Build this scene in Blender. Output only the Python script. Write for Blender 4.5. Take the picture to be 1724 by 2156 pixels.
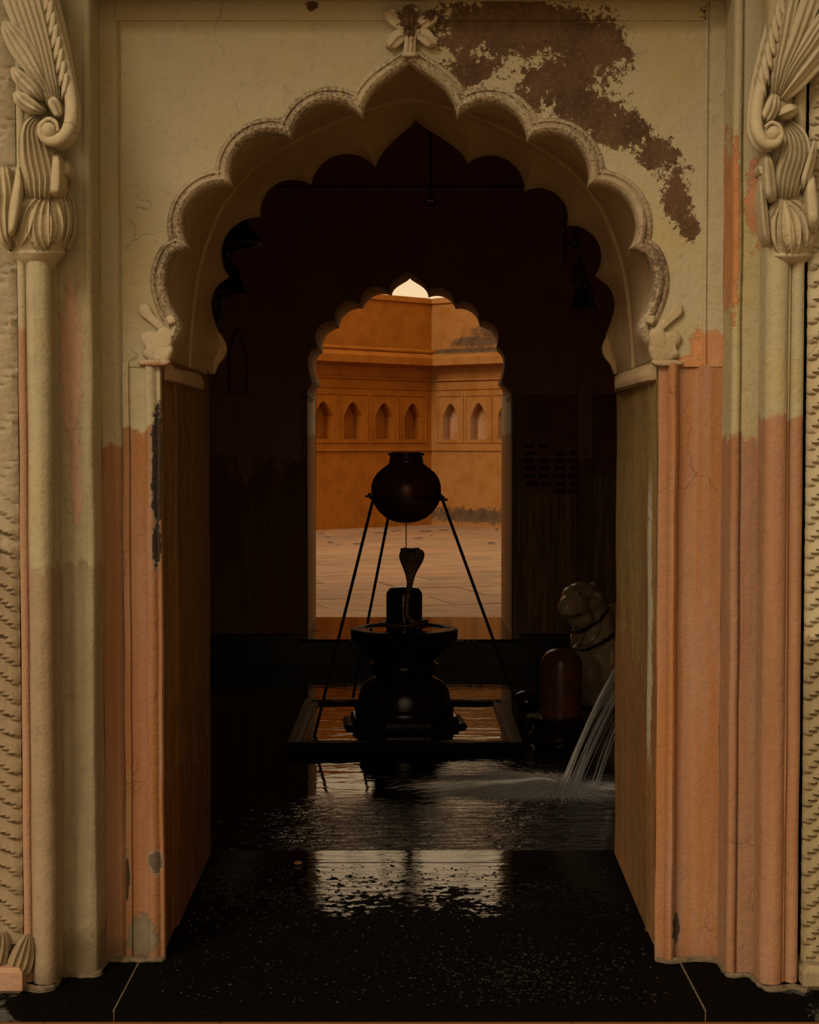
import bpy, bmesh, math, random
from mathutils import Vector, Matrix, noise as mnoise

for o in list(bpy.data.objects): bpy.data.objects.remove(o)
SC = bpy.context.scene
COL = SC.collection
R = random.Random(7)
PI = math.pi

# ------------------------------------------------------------------ camera
F = 3400.0                                   # focal length in pixels of the 1724 x 2156 frame
PITCH = math.atan((1078 - 935) / F)
CAM = Vector((0, -3.4, 1.10))
cd = bpy.data.cameras.new('camera'); cam = bpy.data.objects.new('camera', cd); COL.objects.link(cam)
cam.location = CAM; cam.rotation_euler = (PI / 2 - PITCH, 0, 0)
cd.sensor_fit = 'HORIZONTAL'; cd.sensor_width = 36; cd.lens = 36 * F / 1724; cd.clip_start = .05; cd.clip_end = 200
SC.camera = cam

# ------------------------------------------------------------------ world, sun, exposure
w = bpy.data.worlds.new('sky'); SC.world = w; w.use_nodes = True
bg = w.node_tree.nodes['Background']
bg.inputs[0].default_value = (1.0, .70, .40, 1); bg.inputs[1].default_value = .95
sd = bpy.data.lights.new('sun', 'SUN'); sun = bpy.data.objects.new('sun', sd); COL.objects.link(sun)
sd.energy = 1.75; sd.angle = math.radians(24); sd.color = (1, .80, .55)
sun.rotation_euler = Vector((.40, .70, -.56)).to_track_quat('-Z', 'Y').to_euler(); sun.location = (-6, -8, 9)
vs = SC.view_settings
vs.view_transform = 'Standard'; vs.look = 'None'; vs.exposure = 0; vs.gamma = 1; vs.use_curve_mapping = False

# ------------------------------------------------------------------ pixel helpers
def ray(px, py):
    a = (px - 862) / F; b = -(py - 1078) / F
    return Vector((a, math.cos(PITCH) + b * math.sin(PITCH), -math.sin(PITCH) + b * math.cos(PITCH)))
def P(px, py, Y):
    d = ray(px, py); return CAM + d * ((Y - CAM.y) / d.y)
def GZ(px, py, z):
    d = ray(px, py); return CAM + d * ((z - CAM.z) / d.z)

# ------------------------------------------------------------------ material helpers
class G:
    def __init__(s, name):
        s.m = bpy.data.materials.new(name); s.m.use_nodes = True; s.t = s.m.node_tree
        s.b = s.t.nodes['Principled BSDF']; s.out = s.t.nodes['Material Output']
        s.geo = s.t.nodes.new('ShaderNodeNewGeometry'); s.pos = s.geo.outputs['Position']
        sp = s.n('ShaderNodeSeparateXYZ'); s.t.links.new(s.pos, sp.inputs[0])
        s.x, s.y, s.z = sp.outputs
    def n(s, typ, **kw):
        nd = s.t.nodes.new(typ)
        for k, v in kw.items(): setattr(nd, k, v)
        return nd
    def put(s, sock, v):
        if hasattr(v, 'is_linked'): s.t.links.new(v, sock)
        elif isinstance(v, (tuple, list)):
            sock.default_value = tuple(v) + ((1,) if len(sock.default_value) == 4 and len(v) == 3 else ())
        else: sock.default_value = v
    def math(s, op, a, b=0.0, clamp=False):
        nd = s.n('ShaderNodeMath', operation=op, use_clamp=clamp); s.put(nd.inputs[0], a); s.put(nd.inputs[1], b); return nd.outputs[0]
    def add(s, a, b): return s.math('ADD', a, b)
    def mul(s, a, b): return s.math('MULTIPLY', a, b)
    def sub(s, a, b): return s.math('SUBTRACT', a, b)
    def step(s, v, a, b):
        nd = s.n('ShaderNodeMapRange', interpolation_type='SMOOTHSTEP'); s.put(nd.inputs[0], v)
        nd.inputs[1].default_value = a; nd.inputs[2].default_value = b; return nd.outputs[0]
    def vec(s, sx, sy, sz, off=(0, 0, 0), src=None):
        nd = s.n('ShaderNodeMapping'); s.put(nd.inputs[0], src or s.pos)
        nd.inputs['Scale'].default_value = (sx, sy, sz); nd.inputs['Location'].default_value = off; return nd.outputs[0]
    def noise(s, scale, detail=4, rough=.55, vec=None, dist=0.0):
        nd = s.n('ShaderNodeTexNoise'); s.put(nd.inputs['Vector'], vec or s.pos)
        nd.inputs['Scale'].default_value = scale; nd.inputs['Detail'].default_value = detail
        nd.inputs['Roughness'].default_value = rough; nd.inputs['Distortion'].default_value = dist; return nd.outputs[0]
    def voro(s, scale, vec=None, feature='F1'):
        nd = s.n('ShaderNodeTexVoronoi', feature=feature); s.put(nd.inputs['Vector'], vec or s.pos); nd.inputs['Scale'].default_value = scale
        return nd.outputs[0]
    def mix(s, f, a, b):
        nd = s.n('ShaderNodeMix', data_type='RGBA'); s.put(nd.inputs[0], f); s.put(nd.inputs[6], a); s.put(nd.inputs[7], b); return nd.outputs[2]
    def blob(s, cx, cz, rx, rz, base=None):
        u = s.mul(s.sub(s.x, cx), 1 / rx); v = s.mul(s.sub(s.z, cz), 1 / rz)
        d = s.math('SQRT', s.add(s.mul(u, u), s.mul(v, v))); r = s.sub(1.0, d)
        return r if base is None else s.math('MAXIMUM', base, r)
    def bump(s, h, strength, dist=.01, nrm=None):
        nd = s.n('ShaderNodeBump'); s.put(nd.inputs['Height'], h); nd.inputs['Strength'].default_value = strength; nd.inputs['Distance'].default_value = dist
        if nrm: s.put(nd.inputs['Normal'], nrm)
        return nd.outputs[0]
    def done(s, col=None, rough=None, nrm=None, metal=None, spec=None, **kw):
        if col is not None: s.put(s.b.inputs['Base Color'], col)
        if rough is not None: s.put(s.b.inputs['Roughness'], rough)
        if nrm is not None: s.put(s.b.inputs['Normal'], nrm)
        if metal is not None: s.put(s.b.inputs['Metallic'], metal)
        if spec is not None: s.put(s.b.inputs['Specular IOR Level'], spec)
        for k, v in kw.items(): s.put(s.b.inputs[k.replace('_', ' ')], v)
        return s.m

CREAM = (.47, .425, .285); CREAM2 = (.47, .40, .22); GREYC = (.47, .43, .34)
ORANGE = (.365, .175, .078); PINK = (.39, .22, .135); OCHRE = (.34, .215, .10); BROWN = (.15, .085, .05)

KA = .80                                                   # one reflectance factor for all the old limewash
def plaster(name, zl=None, amp=.10, up=CREAM, up2=CREAM2, lo=ORANGE, lo2=PINK, grime=0.0, seed=0.0, stain=None, patches=None, feet=0.0, yedge=None, streak=0.0, speck=0.0):
    up, up2, lo, lo2 = (tuple(x * KA for x in q) for q in (up, up2, lo, lo2))
    g = G(name); off = (seed * 3.1, seed * 1.7, seed * 2.3)
    v = g.vec(1, 1, 1, off)
    n1 = g.noise(4.5, 5, .6, v); n2 = g.noise(22, 6, .65, v); n3 = g.noise(120, 4, .6, v)
    st = g.noise(1, 5, .6, g.vec(46, 46, 2.2, off)); st2 = g.noise(1, 3, .6, g.vec(20, 20, .9, off))
    c = g.mix(g.step(n1, .42, .66), up, up2)
    c = g.mix(g.mul(g.step(n2, .45, .75), .22), c, tuple(x * .8 for x in up))
    if zl is not None:
        d = g.add(g.sub(zl, g.z), g.mul(g.sub(g.add(g.mul(st2, .45), g.add(g.mul(n1, .6), g.add(g.mul(n2, .55), g.mul(st, .15)))), .875), amp * 2.6))
        lowm = g.step(d, -.006, .006)
        l = g.mix(g.step(st, .38, .62), lo, lo2)
        l = g.mix(g.mul(g.step(st2, .52, .72), .5), l, tuple(x * .72 for x in lo))
        c = g.mix(lowm, c, l)
    if stain:
        m = None
        for b in stain: m = g.blob(*b, base=m)
        e = g.add(m, g.mul(g.sub(g.noise(15, 8, .75, v), .5), 2.3))
        e = g.add(e, g.mul(g.sub(g.noise(95, 5, .75, v), .5), 1.9))
        sm = g.step(e, .16, .22)
        sc = g.mix(g.step(g.noise(9, 6, .7, v), .4, .65), (.105, .062, .034), (.062, .038, .022))
        sc = g.mix(g.step(n3, .52, .72), sc, (.16, .095, .055))
        c = g.mix(sm, c, sc)
    if patches:                                            # chipped or patched places: (blobs, colour)
        for bl, colr in patches:
            colr = tuple(x * KA for x in colr)
            m = None
            for b in bl: m = g.blob(*b, base=m)
            e = g.add(m, g.mul(g.sub(g.noise(34, 8, .78, v), .5), 2.6))
            c = g.mix(g.step(e, .04, .08), c, tuple(min(1, x * 1.9 + .12) for x in colr) if sum(colr) < .3 else colr)
            c = g.mix(g.step(e, .14, .2), c, g.mix(n2, colr, tuple(x * 1.8 for x in colr)))
    if feet:
        fm = g.step(g.add(g.sub(feet, g.z), g.mul(g.sub(n2, .5), feet * 1.6)), -.02, .05)
        c = g.mix(g.mul(fm, .65), c, (.12, .085, .05))
    if streak:
        c = g.mix(g.mul(g.step(g.add(g.mul(st, .7), g.mul(n2, .4)), .46, .66), streak), c, tuple(x * .42 for x in up))
    if speck:
        sk = g.step(g.add(g.noise(140, 5, .7, v), g.mul(g.sub(g.noise(6, 4, .6, v), .5), .5)), .50, .58)
        c = g.mix(g.mul(sk, speck), c, (.10, .075, .05))
    if yedge:                                              # pale broken plaster along a front arris
        e = g.sub(g.add(.030, g.mul(g.sub(g.noise(20, 6, .7, v), .5), .12)), g.math('ABSOLUTE', g.sub(g.y, yedge[0])))
        zm = g.mul(g.step(g.z, yedge[1], yedge[1] + .1), g.step(g.z, yedge[2], yedge[2] - .1))
        c = g.mix(g.mul(g.step(e, 0, .006), zm), c, yedge[3])
    gm = g.mul(g.step(g.add(g.noise(55, 6, .7, v), g.mul(st, .3)), .66, .98), .45 + grime)
    c = g.mix(gm, c, tuple(x * .38 for x in up))
    warp = g.n('ShaderNodeVectorMath', operation='ADD'); g.put(warp.inputs[0], v)
    wn = g.n('ShaderNodeTexNoise'); g.put(wn.inputs['Vector'], v); wn.inputs['Scale'].default_value = 7; wn.inputs['Detail'].default_value = 5
    ws = g.n('ShaderNodeVectorMath', operation='SCALE'); g.put(ws.inputs[0], wn.outputs['Color']); ws.inputs['Scale'].default_value = .22; g.put(warp.inputs[1], ws.outputs[0])
    crk = g.mul(g.step(g.voro(3.1, warp.outputs[0], 'DISTANCE_TO_EDGE'), .006, .0015), g.step(g.noise(2.6, 3, .6, v), .57, .64))
    c = g.mix(g.mul(crk, .38), c, (.07, .05, .03))
    sp = g.step(g.add(g.noise(190, 2, .5, v), g.mul(g.sub(n1, .5), .25)), .71, .76)
    c = g.mix(g.mul(sp, .55), c, (.08, .055, .035))
    nr = g.bump(g.sub(n3, crk), .38, .004, g.bump(n2, .38, .010, g.bump(n1, .35, .03)))
    return g.done(c, .88, nr, spec=.15)

def simple(name, col, rough=.6, col2=None, scale=20, bump=.2, metal=0, spec=.4, dist=.005):
    g = G(name); n = g.noise(scale, 6, .65)
    c = g.mix(g.step(n, .35, .65), col, col2 or tuple(x * .65 for x in col))
    return g.done(c, rough, g.bump(n, bump, dist), metal, spec)

# ------------------------------------------------------------------ mesh helpers
WL = {}                                                    # world location of every parent
def wloc(o): return WL.get(o.name, Vector((0, 0, 0))) if o else Vector((0, 0, 0))
def tag(o, label=None, cat=None, group=None, kind=None):
    for k, v in (('label', label), ('category', cat), ('group', group), ('kind', kind)):
        if v: o[k] = v
    return o
def thing(name, loc, label=None, cat=None, group=None, kind=None):
    o = bpy.data.objects.new(name, None); COL.objects.link(o); o.location = loc; WL[o.name] = Vector(loc); o.empty_display_size = .05
    return tag(o, label, cat, group, kind)

class MB:
    def __init__(s): s.v = []; s.f = []
    def vert(s, p): s.v.append(Vector(p)); return len(s.v) - 1
    def grid(s, rows, cu=False, cv=False):
        b = len(s.v); n = len(rows); m = len(rows[0])
        for r in rows: s.v += [Vector(p) for p in r]
        for i in range(n if cv else n - 1):
            for j in range(m if cu else m - 1):
                i2 = (i + 1) % n; j2 = (j + 1) % m
                s.f.append((b + i * m + j, b + i * m + j2, b + i2 * m + j2, b + i2 * m + j))
        return b
    def poly(s, pts):
        b = len(s.v); s.v += [Vector(p) for p in pts]; s.f.append(tuple(range(b, b + len(pts))))
    def box(s, x0, x1, y0, y1, z0, z1, bev=0.0):
        if bev <= 0:
            b = len(s.v)
            s.v += [Vector((x, y, z)) for x in (x0, x1) for y in (y0, y1) for z in (z0, z1)]
            for q in ((0, 1, 3, 2), (4, 6, 7, 5), (0, 4, 5, 1), (2, 3, 7, 6), (0, 2, 6, 4), (1, 5, 7, 3)): s.f.append(tuple(b + i for i in q))
        else:
            cx, cy = (x0 + x1) / 2, (y0 + y1) / 2; hx, hy = (x1 - x0) / 2, (y1 - y0) / 2
            def ring(d, z): return [(cx + sx * (hx - d) , cy + sy * (hy - d), z) for sx, sy in ((-1, -1), (1, -1), (1, 1), (-1, 1))]
            rows = [ring(bev, z0), ring(0, z0 + bev), ring(0, z1 - bev), ring(bev, z1)]
            s.grid(rows, cu=True); s.poly(rows[0]); s.poly(rows[-1])
    def lathe(s, prof, c, seg=32, rot=0.0, cap=True):
        rows = [[(c[0] + r * math.cos(rot + 2 * PI * k / seg), c[1] + r * math.sin(rot + 2 * PI * k / seg), z) for k in range(seg)] for r, z in prof]
        s.grid(rows, cu=True)
        if cap: s.poly(rows[0]); s.poly(rows[-1])
    def tube(s, pts, rad, seg=8, cap=True, flat=1.0):
        pts = [Vector(p) for p in pts]
        if not hasattr(rad, '__len__'): rad = [rad] * len(pts)
        rows = []; up = None
        for i, p in enumerate(pts):
            t = (pts[min(i + 1, len(pts) - 1)] - pts[max(i - 1, 0)]).normalized()
            if up is None:
                up = t.orthogonal().normalized()
            up = (up - t * up.dot(t)).normalized(); sd_ = t.cross(up)
            rows.append([p + (up * math.cos(a) + sd_ * math.sin(a) * flat) * rad[i] for a in (2 * PI * k / seg for k in range(seg))])
        s.grid(rows, cu=True)
        if cap: s.poly(rows[0]); s.poly(rows[-1])
    def ell(s, c, r, seg=16, rings=10, rot=None):
        c = Vector(c); rows = []
        for i in range(1, rings):
            a = PI * i / rings
            rows.append([Vector((r[0] * math.sin(a) * math.cos(b), r[1] * math.sin(a) * math.sin(b), r[2] * math.cos(a))) for b in (2 * PI * k / seg for k in range(seg))])
        top = Vector((0, 0, r[2])); bot = Vector((0, 0, -r[2]))
        if rot is not None: rows = [[rot @ p for p in q] for q in rows]; top = rot @ top; bot = rot @ bot
        b = s.grid([[c + p for p in q] for q in rows], cu=True)
        t = s.vert(c + top); u = s.vert(c + bot); l = b + (rings - 2) * seg
        for k in range(seg):
            s.f.append((b + k, t, b + (k + 1) % seg)); s.f.append((l + k, l + (k + 1) % seg, u))
    def build(s, name, mat, parent=None, smooth=True, origin=None, angle=40, mods=None):
        if parent is not None: off = wloc(parent)
        elif origin is not None: off = Vector(origin)
        else:
            xs = [v.x for v in s.v]; ys = [v.y for v in s.v]; zs = [v.z for v in s.v]
            off = Vector(((min(xs) + max(xs)) / 2, (min(ys) + max(ys)) / 2, min(zs)))
        me = bpy.data.meshes.new(name); me.from_pydata([v - off for v in s.v], [], s.f); me.update()
        bm = bmesh.new(); bm.from_mesh(me); bmesh.ops.recalc_face_normals(bm, faces=bm.faces)
        if smooth:
            for f_ in bm.faces: f_.smooth = True
            ca = math.cos(math.radians(angle))
            for e in bm.edges:
                if len(e.link_faces) == 2 and e.link_faces[0].normal.dot(e.link_faces[1].normal) < ca: e.smooth = False
        bm.to_mesh(me); bm.free()
        me.materials.append(mat); o = bpy.data.objects.new(name, me); COL.objects.link(o)
        if parent is not None: o.parent = parent; WL[o.name] = off
        else: o.location = off; WL[o.name] = off
        return o

def cat(pts, n):                                           # Catmull-Rom through tuples
    out = []; k = len(pts)
    for i in range(k - 1):
        p0, p1, p2, p3 = pts[max(i - 1, 0)], pts[i], pts[i + 1], pts[min(i + 2, k - 1)]
        for j in range(n):
            t = j / n
            out.append(tuple(.5 * (2 * b + (c - a) * t + (2 * a - 5 * b + 4 * c - d) * t * t + (3 * b - a - 3 * c + d) * t ** 3) for a, b, c, d in zip(p0, p1, p2, p3)))
    out.append(tuple(pts[-1])); return out

# ------------------------------------------------------------------ scalloped arch curves, all in photo pixels
def arc(a, b, sag, n, cen):
    ax, ay = a; bx, by = b; c = math.hypot(bx - ax, by - ay); s_ = sag * c
    r = (c * c / 4 + s_ * s_) / (2 * s_); mx, my = (ax + bx) / 2, (ay + by) / 2
    nx, ny = -(by - ay) / c, (bx - ax) / c
    if nx * (mx - cen[0]) + ny * (my - cen[1]) < 0: nx, ny = -nx, -ny
    ox, oy = mx + nx * (s_ - r), my + ny * (s_ - r)
    a0 = math.atan2(ay - oy, ax - ox); a1 = math.atan2(by - oy, bx - ox); d = a1 - a0
    while d > PI: d -= 2 * PI
    while d < -PI: d += 2 * PI
    return [(ox + r * math.cos(a0 + d * k / n), oy + r * math.sin(a0 + d * k / n)) for k in range(n)]
def half(apex, ctrl, cusps, base, cen, n=12, sag=.33):
    p0, p1, p2, p3 = apex, ctrl[0], ctrl[1], cusps[0]
    out = []
    for k in range(n):
        t = k / n; q = 1 - t
        out.append(tuple(q ** 3 * p0[i] + 3 * q * q * t * p1[i] + 3 * q * t * t * p2[i] + t ** 3 * p3[i] for i in (0, 1)))
    for a, b in zip(cusps, cusps[1:]): out += arc(a, b, sag, n, cen)
    out += cat([cusps[-1]] + base, 6); return out
def mirror(pts, c): return [(2 * c - x, y) for x, y in pts]
def joinh(l, r): return l[::-1] + r[1:]

fl = half((862, 130), [(845, 152), (768, 172)], [(762, 243), (613, 290), (485, 388), (397, 522)],
          [(362, 540), (347, 590), (358, 640), (378, 682), (374, 708), (352, 742), (342, 772)], (862, 760))
FRONT = joinh(fl, mirror(fl, 863))
bl = half((876, 253), [(862, 275), (800, 305)], [(791, 353), (655, 390), (549, 458), (483, 583)],
          [(456, 605), (445, 640), (455, 685), (473, 727), (466, 746), (446, 764), (437, 788)], (870, 790))
br = half((876, 253), [(890, 275), (975, 305)], [(983, 345), (1104, 403), (1193, 475), (1252, 581)],
          [(1282, 605), (1294, 640), (1285, 680), (1274, 712), (1283, 745), (1298, 772), (1306, 788)], (870, 790))
BACK = joinh(bl, br)
ml = [(861, 209), (800, 222), (735, 243), (613, 300), (540, 350), (487, 406), (454, 464), (419, 568), (402, 700), (398, 785)]
MID_L = cat([(x, y) for x, y in ml], 14)
def resample(curve, ref):
    def cum(c):
        o = [0]
        for a, b in zip(c, c[1:]): o.append(o[-1] + math.hypot(b[0] - a[0], b[1] - a[1]))
        return [x / o[-1] for x in o]
    cc = cum(curve); cr = cum(ref); out = []; j = 0
    for t in cr:
        while j < len(cc) - 2 and cc[j + 1] < t: j += 1
        u = (t - cc[j]) / max(1e-9, cc[j + 1] - cc[j]); u = min(1, max(0, u))
        out.append(tuple(curve[j][i] + (curve[j + 1][i] - curve[j][i]) * u for i in (0, 1)))
    return out
mlr = resample(MID_L, fl); MID = joinh(mlr, [(2 * 866 - x, y) for x, y in mlr])
dl = half((857, 569), [(852, 580), (817, 590)], [(817, 614), (757, 638), (705, 676), (669, 729)],
          [(655, 738), (648, 757), (651, 785), (656, 806), (652, 815), (647, 822), (645, 830)], (860, 830))
dr = half((857, 569), [(864, 580), (900, 590)], [(900, 614), (956, 639), (1007, 676), (1045, 729)],
          [(1057, 740), (1063, 760), (1061, 785), (1057, 806), (1065, 815), (1072, 822), (1076, 830)], (860, 830))
DFRONT = joinh(dl, dr)
el = half((863, 586), [(858, 596), (826, 602)], [(825, 623), (765, 650), (715, 691), (680, 742)],
          [(668, 755), (664, 775), (669, 795), (676, 809), (670, 818), (666, 826), (665, 836)], (863, 836), sag=.22)
er = half((863, 586), [(868, 596), (901, 602)], [(902, 627), (959, 651), (1010, 688), (1045, 739)],
          [(1056, 752), (1059, 769), (1054, 792), (1048, 808), (1054, 818), (1058, 826), (1058, 836)], (863, 836), sag=.22)
DBACK = joinh(el, er)

def toY(curve, Y): return [P(x, y, Y) for x, y in curve]
def to_rect(mb, pts, rect, cen, closed=False, levels=3):
    """fill between a curve (x,z in a plane of constant y) and a rectangle around it"""
    xl, xr, zb, zt = rect; Y = pts[0].y; outer = []
    for p in pts:
        dx, dz = p.x - cen[0], p.z - cen[1]; t = 1e9
        if abs(dx) > 1e-9: t = min(t, ((xr if dx > 0 else xl) - cen[0]) / dx)
        if abs(dz) > 1e-9: t = min(t, ((zt if dz > 0 else zb) - cen[1]) / dz)
        outer.append(Vector((cen[0] + dx * t, Y, cen[1] + dz * t)))
    corners = [(xl, zt), (xr, zt)] + ([(xl, zb), (xr, zb)] if closed else [])
    for c in corners:
        i = min(range(len(outer)), key=lambda k: (outer[k].x - c[0]) ** 2 + (outer[k].z - c[1]) ** 2); outer[i] = Vector((c[0], Y, c[1]))
    if not closed: outer[0] = Vector((xl, Y, pts[0].z)); outer[-1] = Vector((xr, Y, pts[-1].z))
    rows = [[a.lerp(b, k / levels) for a, b in zip(pts, outer)] for k in range(levels + 1)]
    mb.grid(rows, cu=closed)

def extrude(mb, prof, z0, z1, step=.08, wob=.0012, seed=0):
    n = max(2, int((z1 - z0) / step)); rows = []
    for k in range(n + 1):
        z = z0 + (z1 - z0) * k / n
        rows.append([(x + wob * mnoise.noise(Vector((x * 9 + seed, seed, z * 5))), y + wob * mnoise.noise(Vector((x * 9, seed + 5, z * 5))), z) for x, y in prof])
    mb.grid(rows)
def halfround(cx, cy, r, a0, a1, n=10):
    return [(cx + r * math.cos(math.radians(a0 + (a1 - a0) * k / n)), cy + r * math.sin(math.radians(a0 + (a1 - a0) * k / n))) for k in range(n + 1)]

# ------------------------------------------------------------------ materials
def zp(y): return P(862, y, 0).z
def xp(x): return (x - 862) * .001
def pb(x, y, rx, ry): return (xp(x), zp(y), rx * .001, ry * .001)
STAIN = [pb(985, 60, 95, 70), pb(1100, 60, 190, 85), pb(1215, 95, 105, 75), pb(1180, 170, 115, 70), pb(1235, 225, 100, 55), pb(1310, 275, 72, 48),
         pb(1375, 330, 52, 58), pb(1422, 410, 42, 72), pb(1448, 480, 22, 36), pb(1500, 30, 34, 36), pb(1310, 110, 20, 16), pb(990, 150, 75, 48), pb(660, 12, 14, 12), pb(1110, 215, 40, 24)]
M_SPAN = plaster('limewash_spandrel', stain=STAIN, seed=1, patches=[([pb(1500, 725, 46, 62), pb(1440, 772, 70, 24)], (.42, .20, .09)), ([pb(322, 772, 22, 14)], (.42, .23, .14))])
M_STRIP_L = plaster('limewash_left_strip', zl=zp(905), amp=.07, seed=2, feet=.03,
    patches=[([pb(333, 940, 14, 95), pb(332, 1040, 14, 80), pb(330, 1140, 10, 60)], (.035, .027, .02)), ([pb(293, 1970, 34, 48)], (.17, .145, .10)), ([pb(322, 1812, 14, 28)], (.10, .08, .06)),
             ([pb(262, 1850, 7, 60)], (.05, .035, .02))])
M_BORD_L = plaster('limewash_left_border', zl=zp(935), amp=.05, seed=3, feet=.05)
M_STRIP_R = plaster('limewash_right_strip', zl=zp(735), amp=.08, seed=4, lo=(.405, .19, .083), lo2=(.415, .235, .145), feet=.02, patches=[([pb(1428, 1955, 12, 36)], (.06, .045, .03))])
M_PIL_L = plaster('limewash_left_pilaster', zl=zp(1175), amp=.06, lo=(.40, .345, .235), lo2=(.37, .305, .205), seed=5, grime=.15, streak=.22, feet=.10,
    patches=[([pb(172, 770, 24, 190)], (.42, .275, .19)), ([pb(182, 1000, 12, 110)], (.42, .28, .20))])
M_PIL_R = plaster('limewash_right_pilaster', zl=zp(925), amp=.07, seed=6, lo=(.37, .187, .102), lo2=(.38, .222, .138), patches=[([pb(1575, 440, 30, 100)], (.38, .19, .11)), ([pb(1522, 480, 10, 200)], (.36, .17, .075))])
M_COL_L = plaster('stucco_left_column', zl=zp(1175), amp=.05, lo=(.37, .295, .195), lo2=(.40, .30, .20), seed=7, grime=.2, streak=.25, feet=.05)
M_THIN_L = plaster('stucco_left_thin_roll', zl=zp(700), amp=.06, lo=(.42, .25, .15), lo2=(.43, .27, .18), seed=8)
M_COL_R = plaster('stucco_right_column', zl=zp(880), amp=.05, lo=(.39, .20, .11), lo2=(.41, .232, .14), seed=9)
M_CARVE = plaster('carved_stucco', up=(.56, .50, .355), up2=(.53, .455, .30), seed=10, grime=-.25)
M_PANEL_L = plaster('carved_panel_left', zl=zp(1120), amp=.2, up=(.44, .38, .27), up2=(.40, .345, .235), lo=(.32, .25, .165), lo2=(.36, .285, .18), seed=11, grime=.12)
M_PANEL_R = plaster('carved_panel_right', zl=zp(1350), amp=.2, up=(.52, .46, .31), up2=(.50, .41, .26), lo=(.32, .26, .15), lo2=(.39, .32, .19), seed=12)
M_MOULD = plaster('arch_moulding_limewash', up=(.50, .43, .29), up2=(.38, .30, .20), seed=13, grime=.1, speck=.75)
M_INTR = plaster('arch_soffit_limewash', up=(.58, .43, .26), up2=(.50, .34, .175), seed=14, grime=.1)
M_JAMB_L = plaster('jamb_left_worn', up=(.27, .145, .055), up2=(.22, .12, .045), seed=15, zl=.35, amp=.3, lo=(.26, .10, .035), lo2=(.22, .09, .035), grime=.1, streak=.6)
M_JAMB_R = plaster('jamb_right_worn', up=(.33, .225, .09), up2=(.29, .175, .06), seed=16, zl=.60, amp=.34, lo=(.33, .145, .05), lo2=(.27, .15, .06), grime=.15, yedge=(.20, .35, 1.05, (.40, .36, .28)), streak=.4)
M_OUT = plaster('outer_limewash', up=(.5, .42, .3), seed=17)
M_ROOM = plaster('sooty_red_wall', up=(.74, .38, .24), up2=(.66, .33, .20), zl=1.0, amp=.25, lo=(.42, .21, .10), lo2=(.33, .17, .08), grime=.2, seed=18)
M_ROOM_R = plaster('sooty_ochre_wall', up=(.50, .25, .15), up2=(.44, .21, .12), zl=.93, amp=.06, lo=(.66, .47, .24), lo2=(.50, .34, .16), grime=.35, streak=.4, seed=19)
M_DOOR2 = plaster('inner_door_worn', zl=zp(880), amp=.05, up=(.45, .39, .28), up2=(.42, .36, .25), lo=(.36, .17, .05), lo2=(.30, .155, .05), seed=20, grime=.1)
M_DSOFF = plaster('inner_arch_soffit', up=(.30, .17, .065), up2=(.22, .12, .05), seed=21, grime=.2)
M_YARD = plaster('ochre_court_wall', up=(.355, .118, .010), up2=(.30, .092, .007), seed=22, grime=-.2)
M_YARD_R = plaster('faded_ochre_court_wall', up=(.365, .165, .05), up2=(.32, .13, .027), seed=23, grime=-.1,
    stain=[(.95, 2.50, .45, .10), (1.25, 2.62, .5, .12), (1.0, 2.38, 1.2, .05), (1.0, .12, 1.2, .12)])
M_NICHE = plaster('lit_niche_plaster', up=(.46, .26, .14), up2=(.40, .18, .06), seed=24)  # paler colour stands in for light falling into the right-hand niches

def granite(name, wet0, wet1, xw=.42, dust=False, col=(.0026, .0022, .0018)):
    g = G(name); n1 = g.noise(7, 6, .65); n2 = g.noise(38, 4, .6); n3 = g.noise(170, 3, .6)
    lateral = g.step(g.math('ABSOLUTE', g.x), xw + .12, xw - .12)
    e = g.add(g.mul(g.sub(g.y, wet0), 1 / (wet1 - wet0)), g.mul(g.sub(g.add(n1, g.mul(n2, .9)), .95), 2.4))
    pool = g.mul(g.step(e, .42, .50), lateral)               # standing film of water
    c = g.mix(n3, col, tuple(x * 1.8 for x in col))
    if dust:
        dm = g.step(g.add(g.noise(9, 7, .7), g.mul(g.sub(g.math('ABSOLUTE', g.x), .75), .9)), .55, .62)
        c = g.mix(g.mul(dm, .8), c, (.085, .085, .08))
    rg = g.mix(pool, (.62, .62, .62), (.025, .025, .025))
    sp = g.mix(pool, (.01, .01, .01), (.45, .45, .45))
    nr = g.bump(g.add(g.mul(n2, .5), g.mul(n3, .5)), .06, .003)
    wv = g.noise(1, 4, .55, g.vec(9, 34, 9), .4)
    nr2 = g.bump(wv, .10, .012); nr2 = g.bump(pool, .30, .003, nr2)
    mx = g.n('ShaderNodeMix', data_type='VECTOR'); g.put(mx.inputs[0], pool); g.put(mx.inputs[4], nr); g.put(mx.inputs[5], nr2)
    return g.done(c, rg, mx.outputs[1], spec=sp)
M_SLAB = granite('wet_black_granite', .22, .78); M_SLAB_SIDE = granite('dusty_black_granite', 5, 6, dust=True)
M_SLAB2 = granite('wet_black_granite_far', 4.2, 5.6, xw=1.0)
M_BLACK = simple('black_granite_dado', (.012, .011, .010), .35, (.02, .018, .016), 40, .1)
M_STONE = simple('oiled_black_stone', (.013, .010, .008), .22, (.024, .017, .011), 26, .25, 0, .5)
M_TRAY = simple('wet_dark_tray_stone', (.013, .009, .006), .20, (.022, .015, .009), 85, 1.0, 0, .3, .02)
M_LING = simple('dark_smooth_stone', (.014, .012, .010), .18, (.02, .016, .012), 18, .06)
M_REDST = simple('red_brown_stone', (.20, .075, .035), .28, (.13, .05, .025), 14, .12)
M_MARBLE = simple('old_marble', (.78, .66, .46), .28, (.62, .48, .29), 12, .25, 0, .5)
M_GARL = simple('dark_bead_garland', (.05, .03, .018), .35, (.09, .055, .03), 90, .4)
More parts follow.
